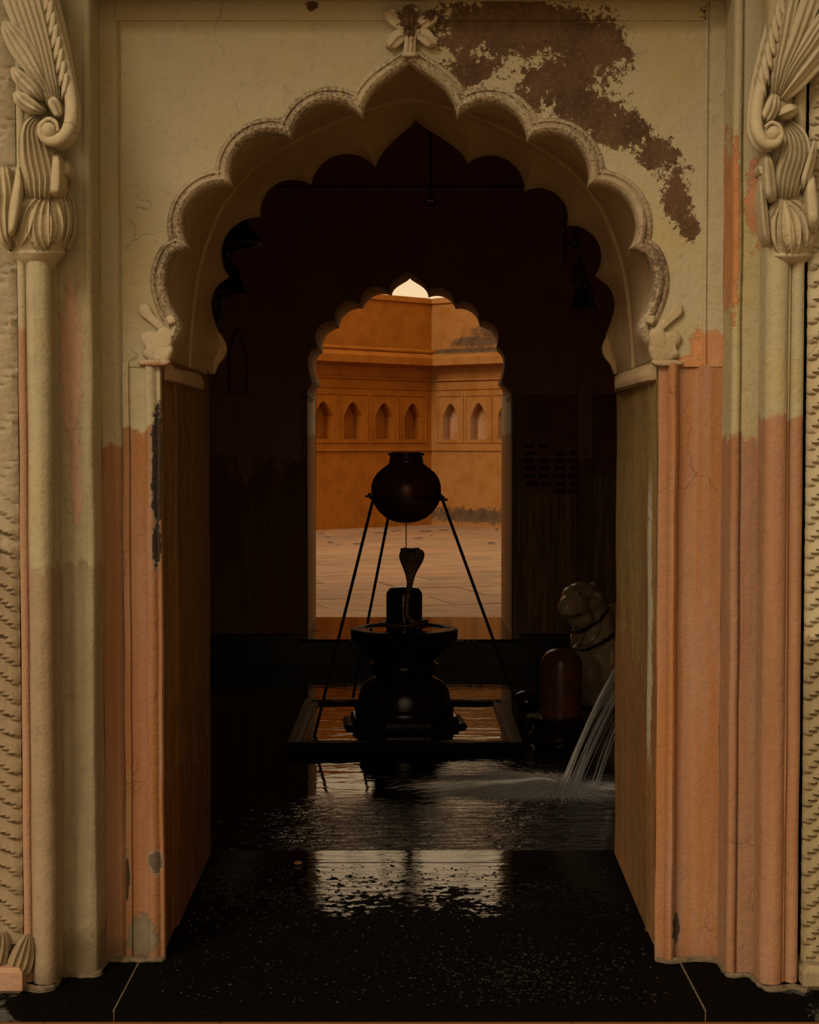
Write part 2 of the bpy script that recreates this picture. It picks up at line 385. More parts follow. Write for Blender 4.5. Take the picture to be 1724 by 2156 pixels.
M_THREAD = simple('red_thread', (.09, .02, .012), .7)
M_IRON = simple('dark_iron', (.028, .022, .018), .42, (.05, .034, .022), 60, .3, .6)
M_POT = simple('dark_copper_pot', (.16, .05, .022), .30, (.085, .03, .016), 9, .12, .3)
M_BELL = simple('tarnished_bronze', (.045, .03, .017), .45, (.03, .02, .012), 20, .2, .7)
M_CLOTH = simple('dusty_dark_cloth', (.05, .025, .018), .9, (.03, .016, .012), 50, .6)
def scales():
    g = G('tarnished_brass_scales'); n = g.noise(30, 5, .6); v = g.voro(150, g.vec(1, 1, .7))
    c = g.mix(n, (.42, .25, .06), (.22, .12, .03)); c = g.mix(g.step(v, .25, .55), c, (.12, .07, .02))
    return g.done(c, .42, g.bump(v, .6, .004), .35)
M_BRASS = scales()
M_BRICK = simple('old_brick', (.13, .06, .04), .9, (.08, .04, .028), 40, .6)
M_MORTAR = simple('pale_mortar', (.42, .22, .12), .95, (.30, .15, .08), 50, .6)
M_PLINTH = plaster('orange_plinth', up=(.45, .22, .09), up2=(.48, .26, .12), seed=30, grime=.2)
M_EARTH = simple('packed_earth', (.30, .22, .14), .95, (.24, .17, .10), 3, .3)
M_LEAFG = simple('green_leaf', (.12, .17, .03), .6); M_LEAFB = simple('dry_brown_leaf', (.10, .055, .025), .8)
M_PETAL = simple('yellow_petal', (.50, .33, .02), .6); M_TWIG = simple('yellow_green_twig', (.33, .36, .03), .6)

def water(name, cx, cy, calm, rough, dark=(.012, .010, .008)):
    g = G(name)
    dx = g.sub(g.x, cx); dy = g.sub(g.y, cy); d = g.math('SQRT', g.add(g.mul(dx, dx), g.mul(dy, dy)))
    near = g.step(d, .70, .10); front = g.step(g.y, 2.10, 1.60)
    amt = g.math('MAXIMUM', near, g.mul(front, .75))
    w1 = g.noise(1, 3, .5, g.vec(5, 16, 1), .5); w2 = g.noise(1, 4, .6, g.vec(11, 27, 1), 1.2)
    h = g.add(g.mul(w1, calm), g.mul(g.mul(w2, amt), rough))
    nr = g.bump(h, 1.0, .02)
    return g.done(dark, .02, nr, spec=.5, IOR=1.33)
SPL = GZ(1180, 1655, -.08)
M_WATER = water('dark_pool_water', SPL.x, SPL.y, .05, .50)
M_TWATER = water('tray_water', 9, 9, .07, 0.0)

def spray(name, alpha, col):
    g = G(name); tr = g.n('ShaderNodeBsdfTransparent'); df = g.n('ShaderNodeBsdfDiffuse'); df.inputs[0].default_value = col + (1,)
    tl = g.n('ShaderNodeBsdfTranslucent'); tl.inputs[0].default_value = col + (1,); gl = g.n('ShaderNodeBsdfGlossy'); gl.inputs[1].default_value = .25
    a = g.n('ShaderNodeMixShader'); g.t.links.new(df.outputs[0], a.inputs[1]); g.t.links.new(tl.outputs[0], a.inputs[2])
    b = g.n('ShaderNodeMixShader'); b.inputs[0].default_value = .35; g.t.links.new(a.outputs[0], b.inputs[1]); g.t.links.new(gl.outputs[0], b.inputs[2])
    c = g.n('ShaderNodeMixShader'); c.inputs[0].default_value = alpha; g.t.links.new(tr.outputs[0], c.inputs[1]); g.t.links.new(b.outputs[0], c.inputs[2])
    g.t.links.new(c.outputs[0], g.out.inputs[0]); return g.m
M_JET = spray('falling_water', .20, (.85, .85, .85)); M_SPRAY = spray('fine_spray', .21, (1.0, 1.0, 1.0))

# ================================================================== SETTING: front wall
ZW = -.08                                                  # water level
YB = .91                                                   # back of the front wall
Y2, Y3 = 5.28, 6.37                                        # front and back of the far wall
XL, XR = -.645, .656
wf = thing('wall_front', (0, 0, 0), kind='structure')
fpts = toY(FRONT, 0.0)
mb = MB(); zs = fpts[0].z
to_rect(mb, fpts, (XL, XR, zs, 2.02), (0, zs - .02), levels=6); mb.build('spandrel', M_SPAN, wf)
# soffit between the front scallops and the back scallops
rows = [toY(FRONT, 0.0), toY(FRONT, .07), toY(FRONT, .13)]
A = toY(FRONT, .13); Mi = toY(MID, .64); B = toY(BACK, .84)
for k in range(1, 6):
    t = k / 6; rows.append([a.lerp(b, t) for a, b in zip(A, Mi)])
rows.append(Mi)
for k in range(1, 6):
    t = k / 6; e = t ** 1.3
    rows.append([Vector((a.x + (b.x - a.x) * e, a.y + (b.y - a.y) * t, a.z + (b.z - a.z) * e)) for a, b in zip(Mi, B)])
B9 = [P(x, y, YB) for x, y in BACK]
rows += [B, B9]
mb = MB(); mb.grid(rows); mb.build('arch_soffit', M_INTR, wf, angle=35)
for q_, r_ in ((Mi, .0045), ([p + Vector((0, -.022, 0)) for p in Mi], .003)):
    mb = MB(); mb.tube([p - Vector((p.x, 0, p.z - 1.2)).normalized() * .001 for p in q_], r_, 6); mb.build('soffit_bead', M_INTR, wf)
# moulding along the scalloped edge
n = len(fpts); nrm = []
for i in range(n):
    a = fpts[max(i - 1, 0)]; b = fpts[min(i + 1, n - 1)]
    d1 = (fpts[i] - a); d2 = (b - fpts[i])
    ns = [Vector((-d.z, 0, d.x)).normalized() for d in (d1, d2) if d.length > 1e-6]
    m = sum(ns, Vector()).normalized(); c = max(.6, m.dot(ns[0])); nrm.append(m / c)
prof = [(-.002, .03), (-.002, -.004), (.002, -.011), (.008, -.015), (.015, -.012), (.018, -.004), (.0195, -.004), (.022, -.008), (.027, -.006), (.031, .0), (.033, .004)]
mb = MB(); mb.grid([[p + m * o + Vector((0, y, 0)) for p, m in zip(fpts, nrm)] for o, y in prof]); mb.build('arch_moulding', M_MOULD, wf, angle=50)
# jambs
jl = [(-.521, .0), (-.526, .012), (-.531, .05), (-.534, .235), (-.529, .25), (-.526, .262), (-.529, .275), (-.531, .5), (-.534, YB)]
jr = [(.522, .0), (.530, .02), (.536, .05), (.538, .20), (.534, .215), (.538, .23), (.543, .5), (.552, YB)]
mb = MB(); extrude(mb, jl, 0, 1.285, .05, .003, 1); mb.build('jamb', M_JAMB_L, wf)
mb = MB(); extrude(mb, jr, 0, 1.285, .05, .003, 2); mb.build('jamb', M_JAMB_R, wf)
# spring blocks under the arch on each jamb
for s, mt in ((-1, M_INTR), (1, M_INTR)):
    mb = MB(); x = s * .535
    pr_ = [(x - s * .004, z) for z in (0,)]
    rows = []
    for z, o in ((1.236, -.004), (1.240, .012), (1.250, .016), (1.260, .013), (1.266, .008), (1.28, .0)):
        rows.append([(x - s * (o if 0 < i_ < 5 else -.01), y, z) for i_, y in enumerate((.10, .14, .3, .5, .7, .905))])
    mb.grid(rows); mb.build('spring_band', mt, wf)
# flat strips beside the opening
sl = [(-.602, -.004), (-.590, -.004), (-.588, .003), (-.556, .003), (-.554, -.006), (-.548, -.011), (-.541, -.011), (-.535, -.006), (-.531, -.001), (-.524, .0), (-.521, .006)]
mb = MB(); extrude(mb, sl, 0, 1.272, .04, .0025, 3); mb.build('jamb_strip', M_STRIP_L, wf)
sr = [(.522, .006), (.523, -.001), (.541, -.001), (.543, -.014), (.547, -.020), (.554, -.021), (.560, -.016), (.564, -.006), (.566, .004), (.575, .006), (.584, .008), (.604, .006), (.610, .0), (.613, -.004), (.656, -.004)]
mb = MB(); extrude(mb, sr, 0, 1.268, .04, .0025, 4); mb.build('jamb_strip', M_STRIP_R, wf)
mb = MB(); extrude(mb, [(XL, .0), (XL, -.006), (-.612, -.006), (-.607, -.001), (-.604, -.006), (-.600, .002)], 0, 2.02, .05, .0015, 5); mb.build('border_strip', M_BORD_L, wf)
mb = MB(); extrude(mb, [(.612, .002), (.615, -.005), (.620, -.005), (.624, -.0005), (.628, -.006), (.656, -.006)], 1.262, 2.02, .05, .0015, 6); mb.build('border_strip', plaster('limewash_right_border', zl=zp(690), amp=.06, seed=31, lo=(.50, .25, .12), lo2=(.52, .29, .17)), wf)
mb = MB(); rows = []
for k in range(30):
    x = XL + .035 + (XR - XL - .075) * k / 29
    rows.append([(x, y + .001 * mnoise.noise(Vector((x * 8, 0, z * 9))), z) for y, z in ((.002, 1.978), (-.004, 1.980), (-.006, 1.984), (-.006, 2.02))])
mb.grid(rows); mb.build('border_strip', M_SPAN, wf)
# lintel over the recess, wall above and beside, room-side face
mb = MB(); mb.box(XL - .01, XR + .01, -.10, YB, 2.018, 2.40, .004); mb.build('lintel', M_OUT, wf)
mb = MB(); to_rect(mb, B9, (-1.5, 1.5, B9[0].z, 3.1), (0, B9[0].z - .02)); zsb = B9[0].z
mb.poly([(-1.5, YB, -.3), (B9[0].x, YB, -.3), (B9[0].x, YB, zsb), (-1.5, YB, zsb)]); mb.poly([(1.5, YB, -.3), (B9[-1].x, YB, -.3), (B9[-1].x, YB, B9[-1].z), (1.5, YB, B9[-1].z)])
mb.build('inner_face', M_ROOM, wf)
mb = MB()
for a, b in ((-4.5, -1.04), (1.04, 4.5)): mb.box(a, b, -.10, YB, -.6, 2.40)
mb.box(-4.5, 4.5, -.10, YB, 2.40, 3.5); mb.build('outer_masonry', M_OUT, wf, smooth=False)
mb = MB()                                                   # unseen sloping slab added over the doorway to cut top light
rows = [[(x, y, z) for y, z in ((-.1, 2.86), (-.95, 2.62), (-.97, 2.66), (-.1, 2.95))] for x in [-4.5 + .5 * i for i in range(19)]]
mb.grid(rows); mb.build('top_light_block', M_OUT, wf, smooth=False)

# scroll brackets at the feet of the arch and the flower above its tip
def leaf(mb, pts, yb, depth, nrib=3, ribd=.004, nu=None, nv=8, close=.02, taper=.70, tip=True, surf=None):
    """carved leaf: centre line with half widths in photo pixels, hollow flutes between sharp ribs, proud of y = yb (or of surf)"""
    nu = nu or max(10, nrib * 7); c = cat(pts, nv); rows = []
    for i, (x, y, h) in enumerate(c):
        x0, y0, _ = c[max(i - 1, 0)]; x1, y1, _ = c[min(i + 1, len(c) - 1)]
        l = math.hypot(x1 - x0, y1 - y0) or 1; nx, ny = -(y1 - y0) / l, (x1 - x0) / l
        v = i / (len(c) - 1); e = min(1, math.sin(PI * min(max(v, .03), .97)) ** .4 * 1.12) if tip else 1
        row = []
        for k in range(nu + 1):
            u = -1 + 2 * k / nu; dome = math.sqrt(max(0, 1 - u * u))
            fr = (u + 1) / 2 * nrib; fr -= math.floor(min(fr, nrib - 1e-6))
            hgt = depth * e * (taper + (1 - taper) * dome) - ribd * e * math.sin(PI * fr) ** .75
            qx, qy = x + nx * h * u, y + ny * h * u
            row.append(P(qx, qy, (surf(qx, qy) if surf else yb) - hgt))
        a = row[0].copy(); b = row[-1].copy(); yy = (close * .4 if surf else 0)
        a.y = (a.y + depth + yy) if surf else yb + close * .2; b.y = (b.y + depth + yy) if surf else yb + close * .2
        rows.append([a] + row + [b])
    mb.grid(rows)
def ptube(mb, pts, yb, rpx, seg=10, n=6, flat=1.0):
    c = cat([(x, y, r, d) for (x, y, r, d) in [(q[0], q[1], q[2] if len(q) > 2 else rpx, q[3] if len(q) > 3 else 0) for q in pts]], n)
    mb.tube([P(x, y, yb - d) for x, y, r, d in c], [r * .00095 for x, y, r, d in c], seg, flat=flat)

def flower(parent, cx, cy, k, Y, mat_, dp=.03):
    mb = MB(); q = lambda l: [(cx + a * k, cy + b * k, h * k) for a, b, h in l]
    leaf(mb, q([(0, 8, 8), (-22, -10, 14), (-42, -28, 14), (-52, -38, 5)]), Y, dp, 2, .005)
    leaf(mb, q([(0, 8, 8), (26, -10, 14), (46, -26, 14), (54, -34, 5)]), Y, dp, 2, .005)
    leaf(mb, q([(-2, 12, 8), (-24, 18, 15), (-40, 34, 13), (-46, 44, 5)]), Y, dp, 2, .005)
    leaf(mb, q([(4, 12, 8), (28, 16, 15), (44, 32, 12), (48, 42, 5)]), Y, dp, 2, .005)
    leaf(mb, q([(2, 10, 10), (0, -18, 15), (0, -38, 16), (0, -48, 8)]), Y, dp * 1.1, 3, .006)
    leaf(mb, q([(3, 5, 11), (0, 25, 12), (-2, 48, 13), (-2, 58, 14)]), Y, dp * 1.05, 3, .004, tip=False)
    leaf(mb, q([(-20, 58, 4), (-2, 56, 6), (18, 58, 4)]), Y, dp * 1.1, 1, .002)
    return mb.build('finial', mat_, parent, angle=60)
M_FIN = plaster('weathered_finial', up=(.52, .45, .31), up2=(.44, .33, .2), seed=33, grime=.2, stain=[pb(862, 45, 26, 45), pb(905, 35, 30, 20)])
flower(wf, 864, 58, 1.0, .0, M_FIN)
def bracket(px0, s, mat_):
    mb = MB(); q = lambda l: [(px0 + s * a, b, h) for a, b, h in l]
    leaf(mb, q([(44, 745, 12), (43, 722, 19), (48, 702, 18), (54, 690, 9)]), 0, 0.022, 1, .006, taper=.45)
    leaf(mb, q([(52, 700, 8), (36, 686, 9), (18, 670, 9), (6, 656, 13), (2, 647, 11), (-2, 640, 5)]), 0, 0.019, 1, .006, taper=.45)
    leaf(mb, q([(0, 725, 8), (10, 722, 26), (30, 735, 28), (52, 748, 22), (60, 752, 10)]), 0, 0.021, 1, .006, taper=.45)
    leaf(mb, q([(-8, 764, 4), (20, 764, 7), (46, 764, 6), (58, 760, 4)]), 0, 0.022, 1, .006, taper=.45)
    leaf(mb, q([(50, 668, 5), (60, 674, 10), (64, 684, 8)]), 0, 0.027, 1, .006, taper=.45)
    mb.build('scroll_bracket', mat_, wf, angle=60)
bracket(300, 1, plaster('bracket_limewash', up=(.55, .47, .33), up2=(.50, .38, .24), seed=34, zl=zp(758), amp=.02))
bracket(1430, -1, plaster('bracket_worn_limewash', up=(.52, .45, .30), up2=(.42, .33, .2), seed=35, grime=.3))
# worn corbel knobs on the back scallops
for (x, y, s) in ((452, 742, 1), (1293, 742, -1)):
    mb = MB(); q = lambda l: [(x + s * a, y + b, h) for a, b, h in l]
    leaf(mb, q([(-6, 45, 6), (-4, 20, 13), (6, -5, 18), (2, -30, 14), (-4, -48, 4)]), .84, .03, 2, .006)
    mb.build('corbel_knob', M_INTR, wf)

# ------------------------------------------------------------------ pilaster faces and engaged columns
tl = thing('trim_1', (XL, -.1, 0), kind='structure'); tr_ = thing('trim_2', (XR, -.1, 0), kind='structure')
mb = MB(); extrude(mb, [(XL, .03), (XL, -.088), (-.6465, -.097), (-.650, -.101), (-.658, -.1025), (-.6585, -.0995), (-.700, -.0995), (-.722, -.0985), (-.724, -.06)], 0, 2.42, .04, .003, 8); mb.build('pilaster_face', M_PIL_L, tl)
mb = MB(); extrude(mb, [(-.722, -.09), (-.724, -.125), (-.726, -.128), (-.7265, -.15), (-.74, -.15)], 0, 2.42, .06, .002, 9); mb.build('fillet', M_COL_L, tl)
mb = MB(); extrude(mb, [(XR, .03), (XR, -.085), (.6565, -.090)] + halfround(.6655, -.096, .0095, 180, 360, 8)[1:] + [(.677, -.094), (.678, -.0995), (.715, -.0995), (.72, -.06)], 0, 2.42, .04, .0025, 10); mb.build('pilaster_face', M_PIL_R, tr_)
mb = MB(); extrude(mb, [(.712, -.09), (.713, -.135), (.717, -.14), (.719, -.155), (.73, -.155)], 0, 2.42, .06, .002, 11); mb.build('fillet', M_COL_R, tr_)

cl = thing('engaged_column', (-.74, -.17, 0), 'cream stucco half column topped by a feathered leaf scroll with a dark hollow beneath it', 'column')
cr = thing('engaged_column', (.733, -.17, 0), 'half column painted terracotta below with fanned leaf capital on the faded pink pilaster', 'column')
mb = MB(); extrude(mb, [(-.712, -.12)] + [(x, y) for x, y in halfround(-.738, -.168, .0235, 20, -190, 14)] + [(-.760, -.15)], .012, 2.42, .05, .002, 12); mb.build('shaft', M_COL_L, cl, angle=60)
mb = MB(); extrude(mb, [(-.745, -.170), (-.7625, -.172), (-.764, -.166)] + halfround(-.772, -.166, .009, 0, -180, 8) + [(-.783, -.13), (-.79, -.10)], .012, 2.42, .05, .002, 13); mb.build('thin_shaft', M_THIN_L, cl, angle=60)
mb = MB(); extrude(mb, [(.707, -.12)] + halfround(.731, -.168, .0235, 180, 370, 14) + [(.752, -.15)], .012, 2.42, .05, .002, 14); mb.build('shaft', M_COL_R, cr, angle=60)
mb = MB(); extrude(mb, [(.740, -.172), (.757, -.174), (.760, -.168)] + halfround(.773, -.166, .0135, 180, 360, 8) + [(.787, -.12), (.795, -.10)], .012, 2.42, .05, .002, 15); mb.build('thin_shaft', M_COL_R, cr, angle=60)

def body(mb, rows_px, cx, yb, depth, nu=24):
    """half-round body: (y, centre shift, half width) in pixels"""
    rows = []
    for y, dx, h in cat(rows_px, 5):
        rows.append([P(cx + dx + h * math.sin(a), y, yb - depth * (h / 75.0) * math.cos(a)) for a in (-PI / 2 + PI * k / nu for k in range(nu + 1))])
    mb.grid(rows)
def bud_surf(rows_px, cx, yb, depth):
    rr = cat(rows_px, 5)
    def f_(x, y):
        q = min(rr, key=lambda t: abs(t[0] - y)); h = q[2]; u = (x - cx - q[1]) / h
        return yb - depth * (h / 75.0) * math.sqrt(max(.02, 1 - min(1, u * u)))
    return f_
BUD_L = [(386, -2, 42), (402, -2, 58), (440, 0, 71), (475, 0, 75), (505, -2, 70), (530, -2, 58)]
BUD_R = [(392, -4, 38), (410, -2, 50), (450, 0, 59), (480, 1, 61), (510, 1, 57), (540, 0, 44)]
def L(col, name, pts, yb, d, nr=3, rd=.005, **kw):
    if name == 'petal':
        kw['surf'] = bud_surf(BUD_L, 78, -.135, .085) if pts[0][0] < 862 else bud_surf(BUD_R, 1663, -.135, .10); d = .013 if d < .08 else .018; rd = .011
    else: rd *= 1.5
    mb = MB(); leaf(mb, pts, yb, d, nr, rd, **kw); return mb.build(name, M_CARVE, col, angle=60)
YC = -.165
# left capital
mb = MB(); body(mb, [(386, -2, 42), (402, -2, 58), (440, 0, 71), (475, 0, 75), (505, -2, 70), (530, -2, 58)], 78, YC + .03, .085); mb.build('lotus_bud', M_CARVE, cl)
mb = MB(); body(mb, [(526, 0, 60), (531, 0, 63), (536, 0, 60), (546, 0, 52), (556, 2, 42), (566, 3, 36)], 76, YC + .03, .085); mb.build('collar', M_CARVE, cl)
for nm, pts, y, d, nr, rd in (
    ('feather', [(116, 232, 9), (102, 180, 24), (82, 100, 33), (57, 20, 42), (30, -70, 48)], YC, .050, 7, .005),
    ('feather', [(104, 204, 6), (74, 150, 18), (44, 100, 25), (20, 64, 18), (7, 44, 5)], YC, .062, 4, .0045),
    ('feather', [(92, 212, 6), (64, 186, 15), (40, 162, 15), (25, 142, 5)], YC, .066, 3, .0045),
    ('feather', [(96, 236, 5), (68, 224, 14), (44, 208, 16), (31, 193, 6)], YC, .070, 3, .0045),
    ('base_leaf', [(104, 206, 6), (112, 216, 12), (122, 238, 10), (126, 250, 5)], YC, .084, 2, .006),
    ('cascade_leaf', [(86, 246, 12), (68, 270, 24), (74, 320, 36), (84, 370, 36), (84, 412, 30), (84, 425, 22)], YC, .066, 6, .009),
    ('side_leaf', [(38, 352, 4), (37, 390, 9), (30, 440, 11), (24, 485, 7), (24, 500, 3)], YC, .088, 1, .006),
    ('side_leaf', [(2, 352, 14), (6, 400, 18), (4, 450, 20), (10, 500, 14), (22, 525, 5)], YC + .01, .07, 3, .006),
    ('side_leaf', [(117, 321, 5), (118, 350, 10), (116, 395, 11), (113, 418, 7)], YC, .078, 1, .007),
    ('side_leaf', [(134, 336, 5), (138, 355, 10), (138, 375, 6)], YC + .03, .06, 1, .005),
    ('petal', [(100, 404, 6), (90, 440, 27), (87, 480, 32), (92, 514, 24), (98, 527, 7)], YC, .078, 4, .009),
    ('petal', [(100, 440, 4), (98, 465, 11), (97, 500, 10), (97, 520, 4)], YC, .085, 1, .009),
    ('petal', [(86, 408, 8), (58, 440, 17), (44, 484, 18), (34, 518, 8)], YC, .072, 2, .009),
    ('petal', [(106, 410, 8), (124, 430, 15), (133, 475, 14), (124, 516, 8)], YC, .066, 2, .008),
    ('petal', [(132, 392, 5), (145, 430, 8), (148, 480, 8), (136, 522, 5)], YC + .02, .05, 2, .006),
    ('petal', [(26, 430, 5), (14, 470, 10), (16, 505, 9), (28, 524, 4)], YC + .02, .06, 2, .006)): L(cl, nm, pts, y, d, nr, rd)
for k in range(8):                                          # leaflets along the outer rib
    t = k / 7; x = 96 + 38 * t; y = -6 + 178 * t
    L(cl, 'rib_leaflet', [(x + 4, y - 30, 2), (x + 5, y - 8, 7), (x + 1, y + 18, 6), (x - 4, y + 40, 1.5)], YC, .054 + .002 * k, 1, .004, nv=6)
mb = MB(); ptube(mb, [(90, -60, 9, .035), (104, 0, 10, .035), (124, 80, 11, .035), (140, 150, 12, .04), (149, 205, 13, .05), (150, 245, 14, .06), (143, 274, 14, .066), (124, 294, 13, .068), (102, 297, 10, .068), (86, 284, 7, .07), (86, 264, 6, .072), (102, 251, 5, .074), (118, 258, 4, .076), (122, 276, 3, .076)], YC, 10); mb.build('scroll', M_CARVE, cl)
mb = MB(); ptube(mb, [(104, -60, 7, .02), (118, 0, 7, .02), (136, 80, 8, .02), (152, 170, 9, .02), (160, 230, 10, .03), (156, 275, 12, .04), (134, 303, 12, .045), (108, 306, 9, .05)], YC + .02, 8); mb.build('scroll_edge', M_CARVE, cl)
c = P(104, 275, YC - .058); mb = MB(); mb.ell(c, (.019, .022, .021), 20, 12); mb.build('scroll_eye', M_CARVE, cl)
# right capital
mb = MB(); body(mb, [(392, -4, 38), (410, -2, 50), (450, 0, 59), (480, 1, 61), (510, 1, 57), (540, 0, 44)], 1663, YC + .03, .10); mb.build('lotus_bud', M_CARVE, cr)
mb = MB(); body(mb, [(532, 0, 50), (538, 0, 52), (544, 0, 48), (551, 0, 40), (558, 0, 28)], 1661, YC + .03, .10); mb.build('collar', M_CARVE, cr)
for nm, pts, y, d, nr, rd in (
    ('feather', [(1628, 208, 7), (1637, 140, 12), (1652, 60, 16), (1668, -30, 20)], YC, .046, 3, .005),
    ('feather', [(1633, 206, 7), (1654, 140, 13), (1684, 66, 18), (1714, -20, 22)], YC, .054, 3, .007),
    ('feather', [(1638, 207, 7), (1668, 145, 13), (1704, 90, 19), (1742, 30, 18)], YC, .062, 4, .005),
    ('feather', [(1641, 212, 7), (1678, 165, 12), (1714, 120, 14), (1750, 70, 10)], YC, .062, 2, .006),
    ('feather', [(1642, 216, 5), (1676, 186, 10), (1712, 146, 12), (1750, 110, 8)], YC, .052, 1, .006),
    ('base_leaf', [(1632, 198, 9), (1627, 222, 15), (1616, 246, 15), (1606, 258, 8)], YC, .076, 3, .007),
    ('side_leaf', [(1632, 246, 6), (1652, 238, 14), (1668, 231, 14), (1679, 226, 5)], YC, .07, 2, .006),
    ('cascade_leaf', [(1650, 256, 10), (1672, 284, 24), (1676, 320, 30), (1664, 365, 30), (1656, 405, 25), (1652, 428, 14)], YC, .066, 6, .009),
    ('side_leaf', [(1716, 296, 4), (1709, 330, 9), (1698, 370, 11), (1690, 405, 8)], YC, .070, 2, .006),
    ('side_leaf', [(1708, 364, 5), (1708, 400, 11), (1712, 450, 12), (1711, 490, 7)], YC, .078, 1, .007),
    ('side_leaf', [(1613, 322, 5), (1619, 350, 10), (1623, 400, 12), (1626, 428, 8)], YC, .076, 2, .006),
    ('side_leaf', [(1602, 347, 6), (1604, 358, 7), (1606, 372, 4)], YC + .02, .06, 1, .004),
    ('side_leaf', [(1603, 380, 4), (1608, 430, 7), (1614, 490, 7), (1622, 522, 4)], YC + .01, .066, 2, .005),
    ('petal', [(1650, 418, 8), (1653, 450, 28), (1656, 498, 31), (1661, 530, 20), (1664, 543, 6)], YC, .078, 3, .010),
    ('petal', [(1653, 440, 4), (1657, 470, 11), (1661, 505, 11), (1664, 530, 4)], YC, .085, 1, .009),
    ('petal', [(1664, 420, 8), (1690, 442, 14), (1702, 485, 13), (1698, 522, 6)], YC, .078, 2, .008),
    ('petal', [(1640, 425, 6), (1624, 455, 11), (1622, 490, 11), (1632, 526, 6)], YC, .076, 2, .008)): L(cr, nm, pts, y, d, nr, rd)
for k in range(7):
    t = k / 6; x = 1650 - 42 * t; y = 5 + 165 * t
    L(cr, 'rib_leaflet', [(x - 5, y - 30, 2), (x - 5, y - 8, 7), (x - 1, y + 18, 6), (x + 4, y + 40, 1.5)], YC, .046 + .002 * k, 1, .004, nv=6)
mb = MB(); ptube(mb, [(1660, -60, 8, .03), (1645, 0, 8, .03), (1625, 80, 9, .03), (1608, 150, 10, .035), (1596, 205, 12, .045), (1591, 250, 13, .055), (1597, 284, 13, .066), (1614, 303, 12, .068), (1634, 301, 9, .07), (1645, 284, 6, .072), (1640, 266, 5, .074), (1624, 258, 4, .076), (1610, 268, 3, .076)], YC, 10); mb.build('scroll', M_CARVE, cr)
mb = MB(); ptube(mb, [(1646, -60, 5, .01), (1628, 10, 5, .01), (1604, 100, 6, .012), (1587, 180, 7, .015), (1580, 240, 8, .025), (1583, 285, 10, .035), (1602, 312, 10, .045), (1625, 314, 8, .05)], YC + .02, 8); mb.build('scroll_edge', M_CARVE, cr)
c = P(1626, 282, YC - .058); mb = MB(); mb.ell(c, (.018, .022, .019), 20, 12); mb.build('scroll_eye', M_CARVE, cr)

# carved panels outside the columns: a height field of flutes
def panel(name, x0, x1, s, mat_, upper, label):
    mb = MB(); nx = 26; nz = 620; rows = []
    for j in range(nz + 1):
        z = .045 + 2.37 * j / nz; row = []
        for i in range(nx + 1):
            u = .26 * i / nx; x = x0 + s * u
            wob = .012 * mnoise.noise(Vector((x * 14, 3, z * 6)))
            ph = (z - (1.0 if s > 0 else .75) * u + 1.1 * u * u + wob) / .036; fr = ph - math.floor(ph)
            h = .017 * (1 - fr) ** .8 * min(1, (u + .004) / .016)
            if upper and z > .94:                             # broad overlapping leaves higher up
                b = min(1, (z - .94) / .12)
                ph2 = (z + 1.9 * u - 4.2 * u * u + wob) / .098; f2 = ph2 - math.floor(ph2)
                h2 = .004 + .0065 * f2 + .0016 * math.sin(ph * 9) * f2 - (.006 if f2 < .06 else 0)
                h = h * (1 - b) + h2 * min(1, u / .01) * b
            h += .0015 * mnoise.noise(Vector((x * 90, 1, z * 90)))
            row.append((x, -.150 - h, z))
        rows.append(row)
    mb.grid(rows)
    o = mb.build(name, mat_, None, angle=80, origin=(x0, -.15, .045)); tag(o, label, 'carving'); return o
panel('carved_panel', -.786, -1.046, -1, M_PANEL_L, True, 'grey-cream carved stone panel of broad leaves above and wavy flutes below, beside cream half column')
panel('carved_panel', .796, 1.056, 1, M_PANEL_R, False, 'yellowish carved panel of steep slanting flutes beside terracotta half column')
mb = MB(); mb.box(-1.05, -.774, -.215, -.10, 0, .052, .008); bl_ = mb.build('panel_base', plaster('pink_base', up=(.50, .32, .22), up2=(.45, .27, .17), seed=40), tl)
mb = MB(); leaf(mb, [(22, 2075, 10), (40, 2035, 26), (52, 1995, 20), (60, 1966, 6)], -.155, .05, 4, .008); leaf(mb, [(-18, 2078, 10), (-6, 2030, 18), (2, 1990, 16), (4, 1962, 6)], -.155, .045, 3, .008); mb.build('base_leaf', M_PANEL_L, tl)
mb = MB(); mb.box(.79, 1.06, -.20, -.10, 0, .05, .012); mb.build('panel_base', M_PANEL_R, tr_)

# ------------------------------------------------------------------ threshold slabs
fl_ = thing('floor', (0, .3, 0), kind='structure')
YF = -.306
sl0 = GZ(355, 1990, 0).x; sl1 = GZ(297, 2135, 0).x; sr0 = GZ(1395, 1985, 0).x; sr1 = GZ(1432, 2120, 0).x
def slab(x0a, x0b, x1a, x1b, y0, y1, mat_=M_SLAB, th=.022, z=0.0):
    mb = MB(); b = .002
    def ring(d, zz): return [(x0a + d, y0 + d, zz), (x1a - d, y0 + d, zz), (x1b - d, y1 - d, zz), (x0b + d, y1 - d, zz)]
    rows = [ring(0, z - th), ring(0, z - b), ring(b, z)]; mb.grid(rows, cu=True); mb.poly(rows[-1]); mb.poly(rows[0])
    return mb.build('slab', mat_, fl_, smooth=False)
g_ = .0015
slab(-.575 + g_, -.575 + g_, .575 - g_, .575 - g_, YF, .804)
slab(-.575 + g_, -.575 + g_, .575 - g_, .575 - g_, .808, YB + .025, th=.05)
slab(-1.25, -1.25, -.575 - g_, -.575 - g_, YF, .25, M_SLAB_SIDE)
slab(.575 + g_, .575 + g_, 1.25, 1.25, YF, .25, M_SLAB_SIDE)
mb = MB(); mb.box(-1.3, 1.3, YF + .012, YB, -.62, -.021); mb.build('plinth', M_PLINTH, fl_, smooth=False)
mb = MB(); mb.box(-1.5, 1.5, YB - .1, Y2, -.32, -.25); mb.build('pool_bed', M_BLACK, fl_, smooth=False)
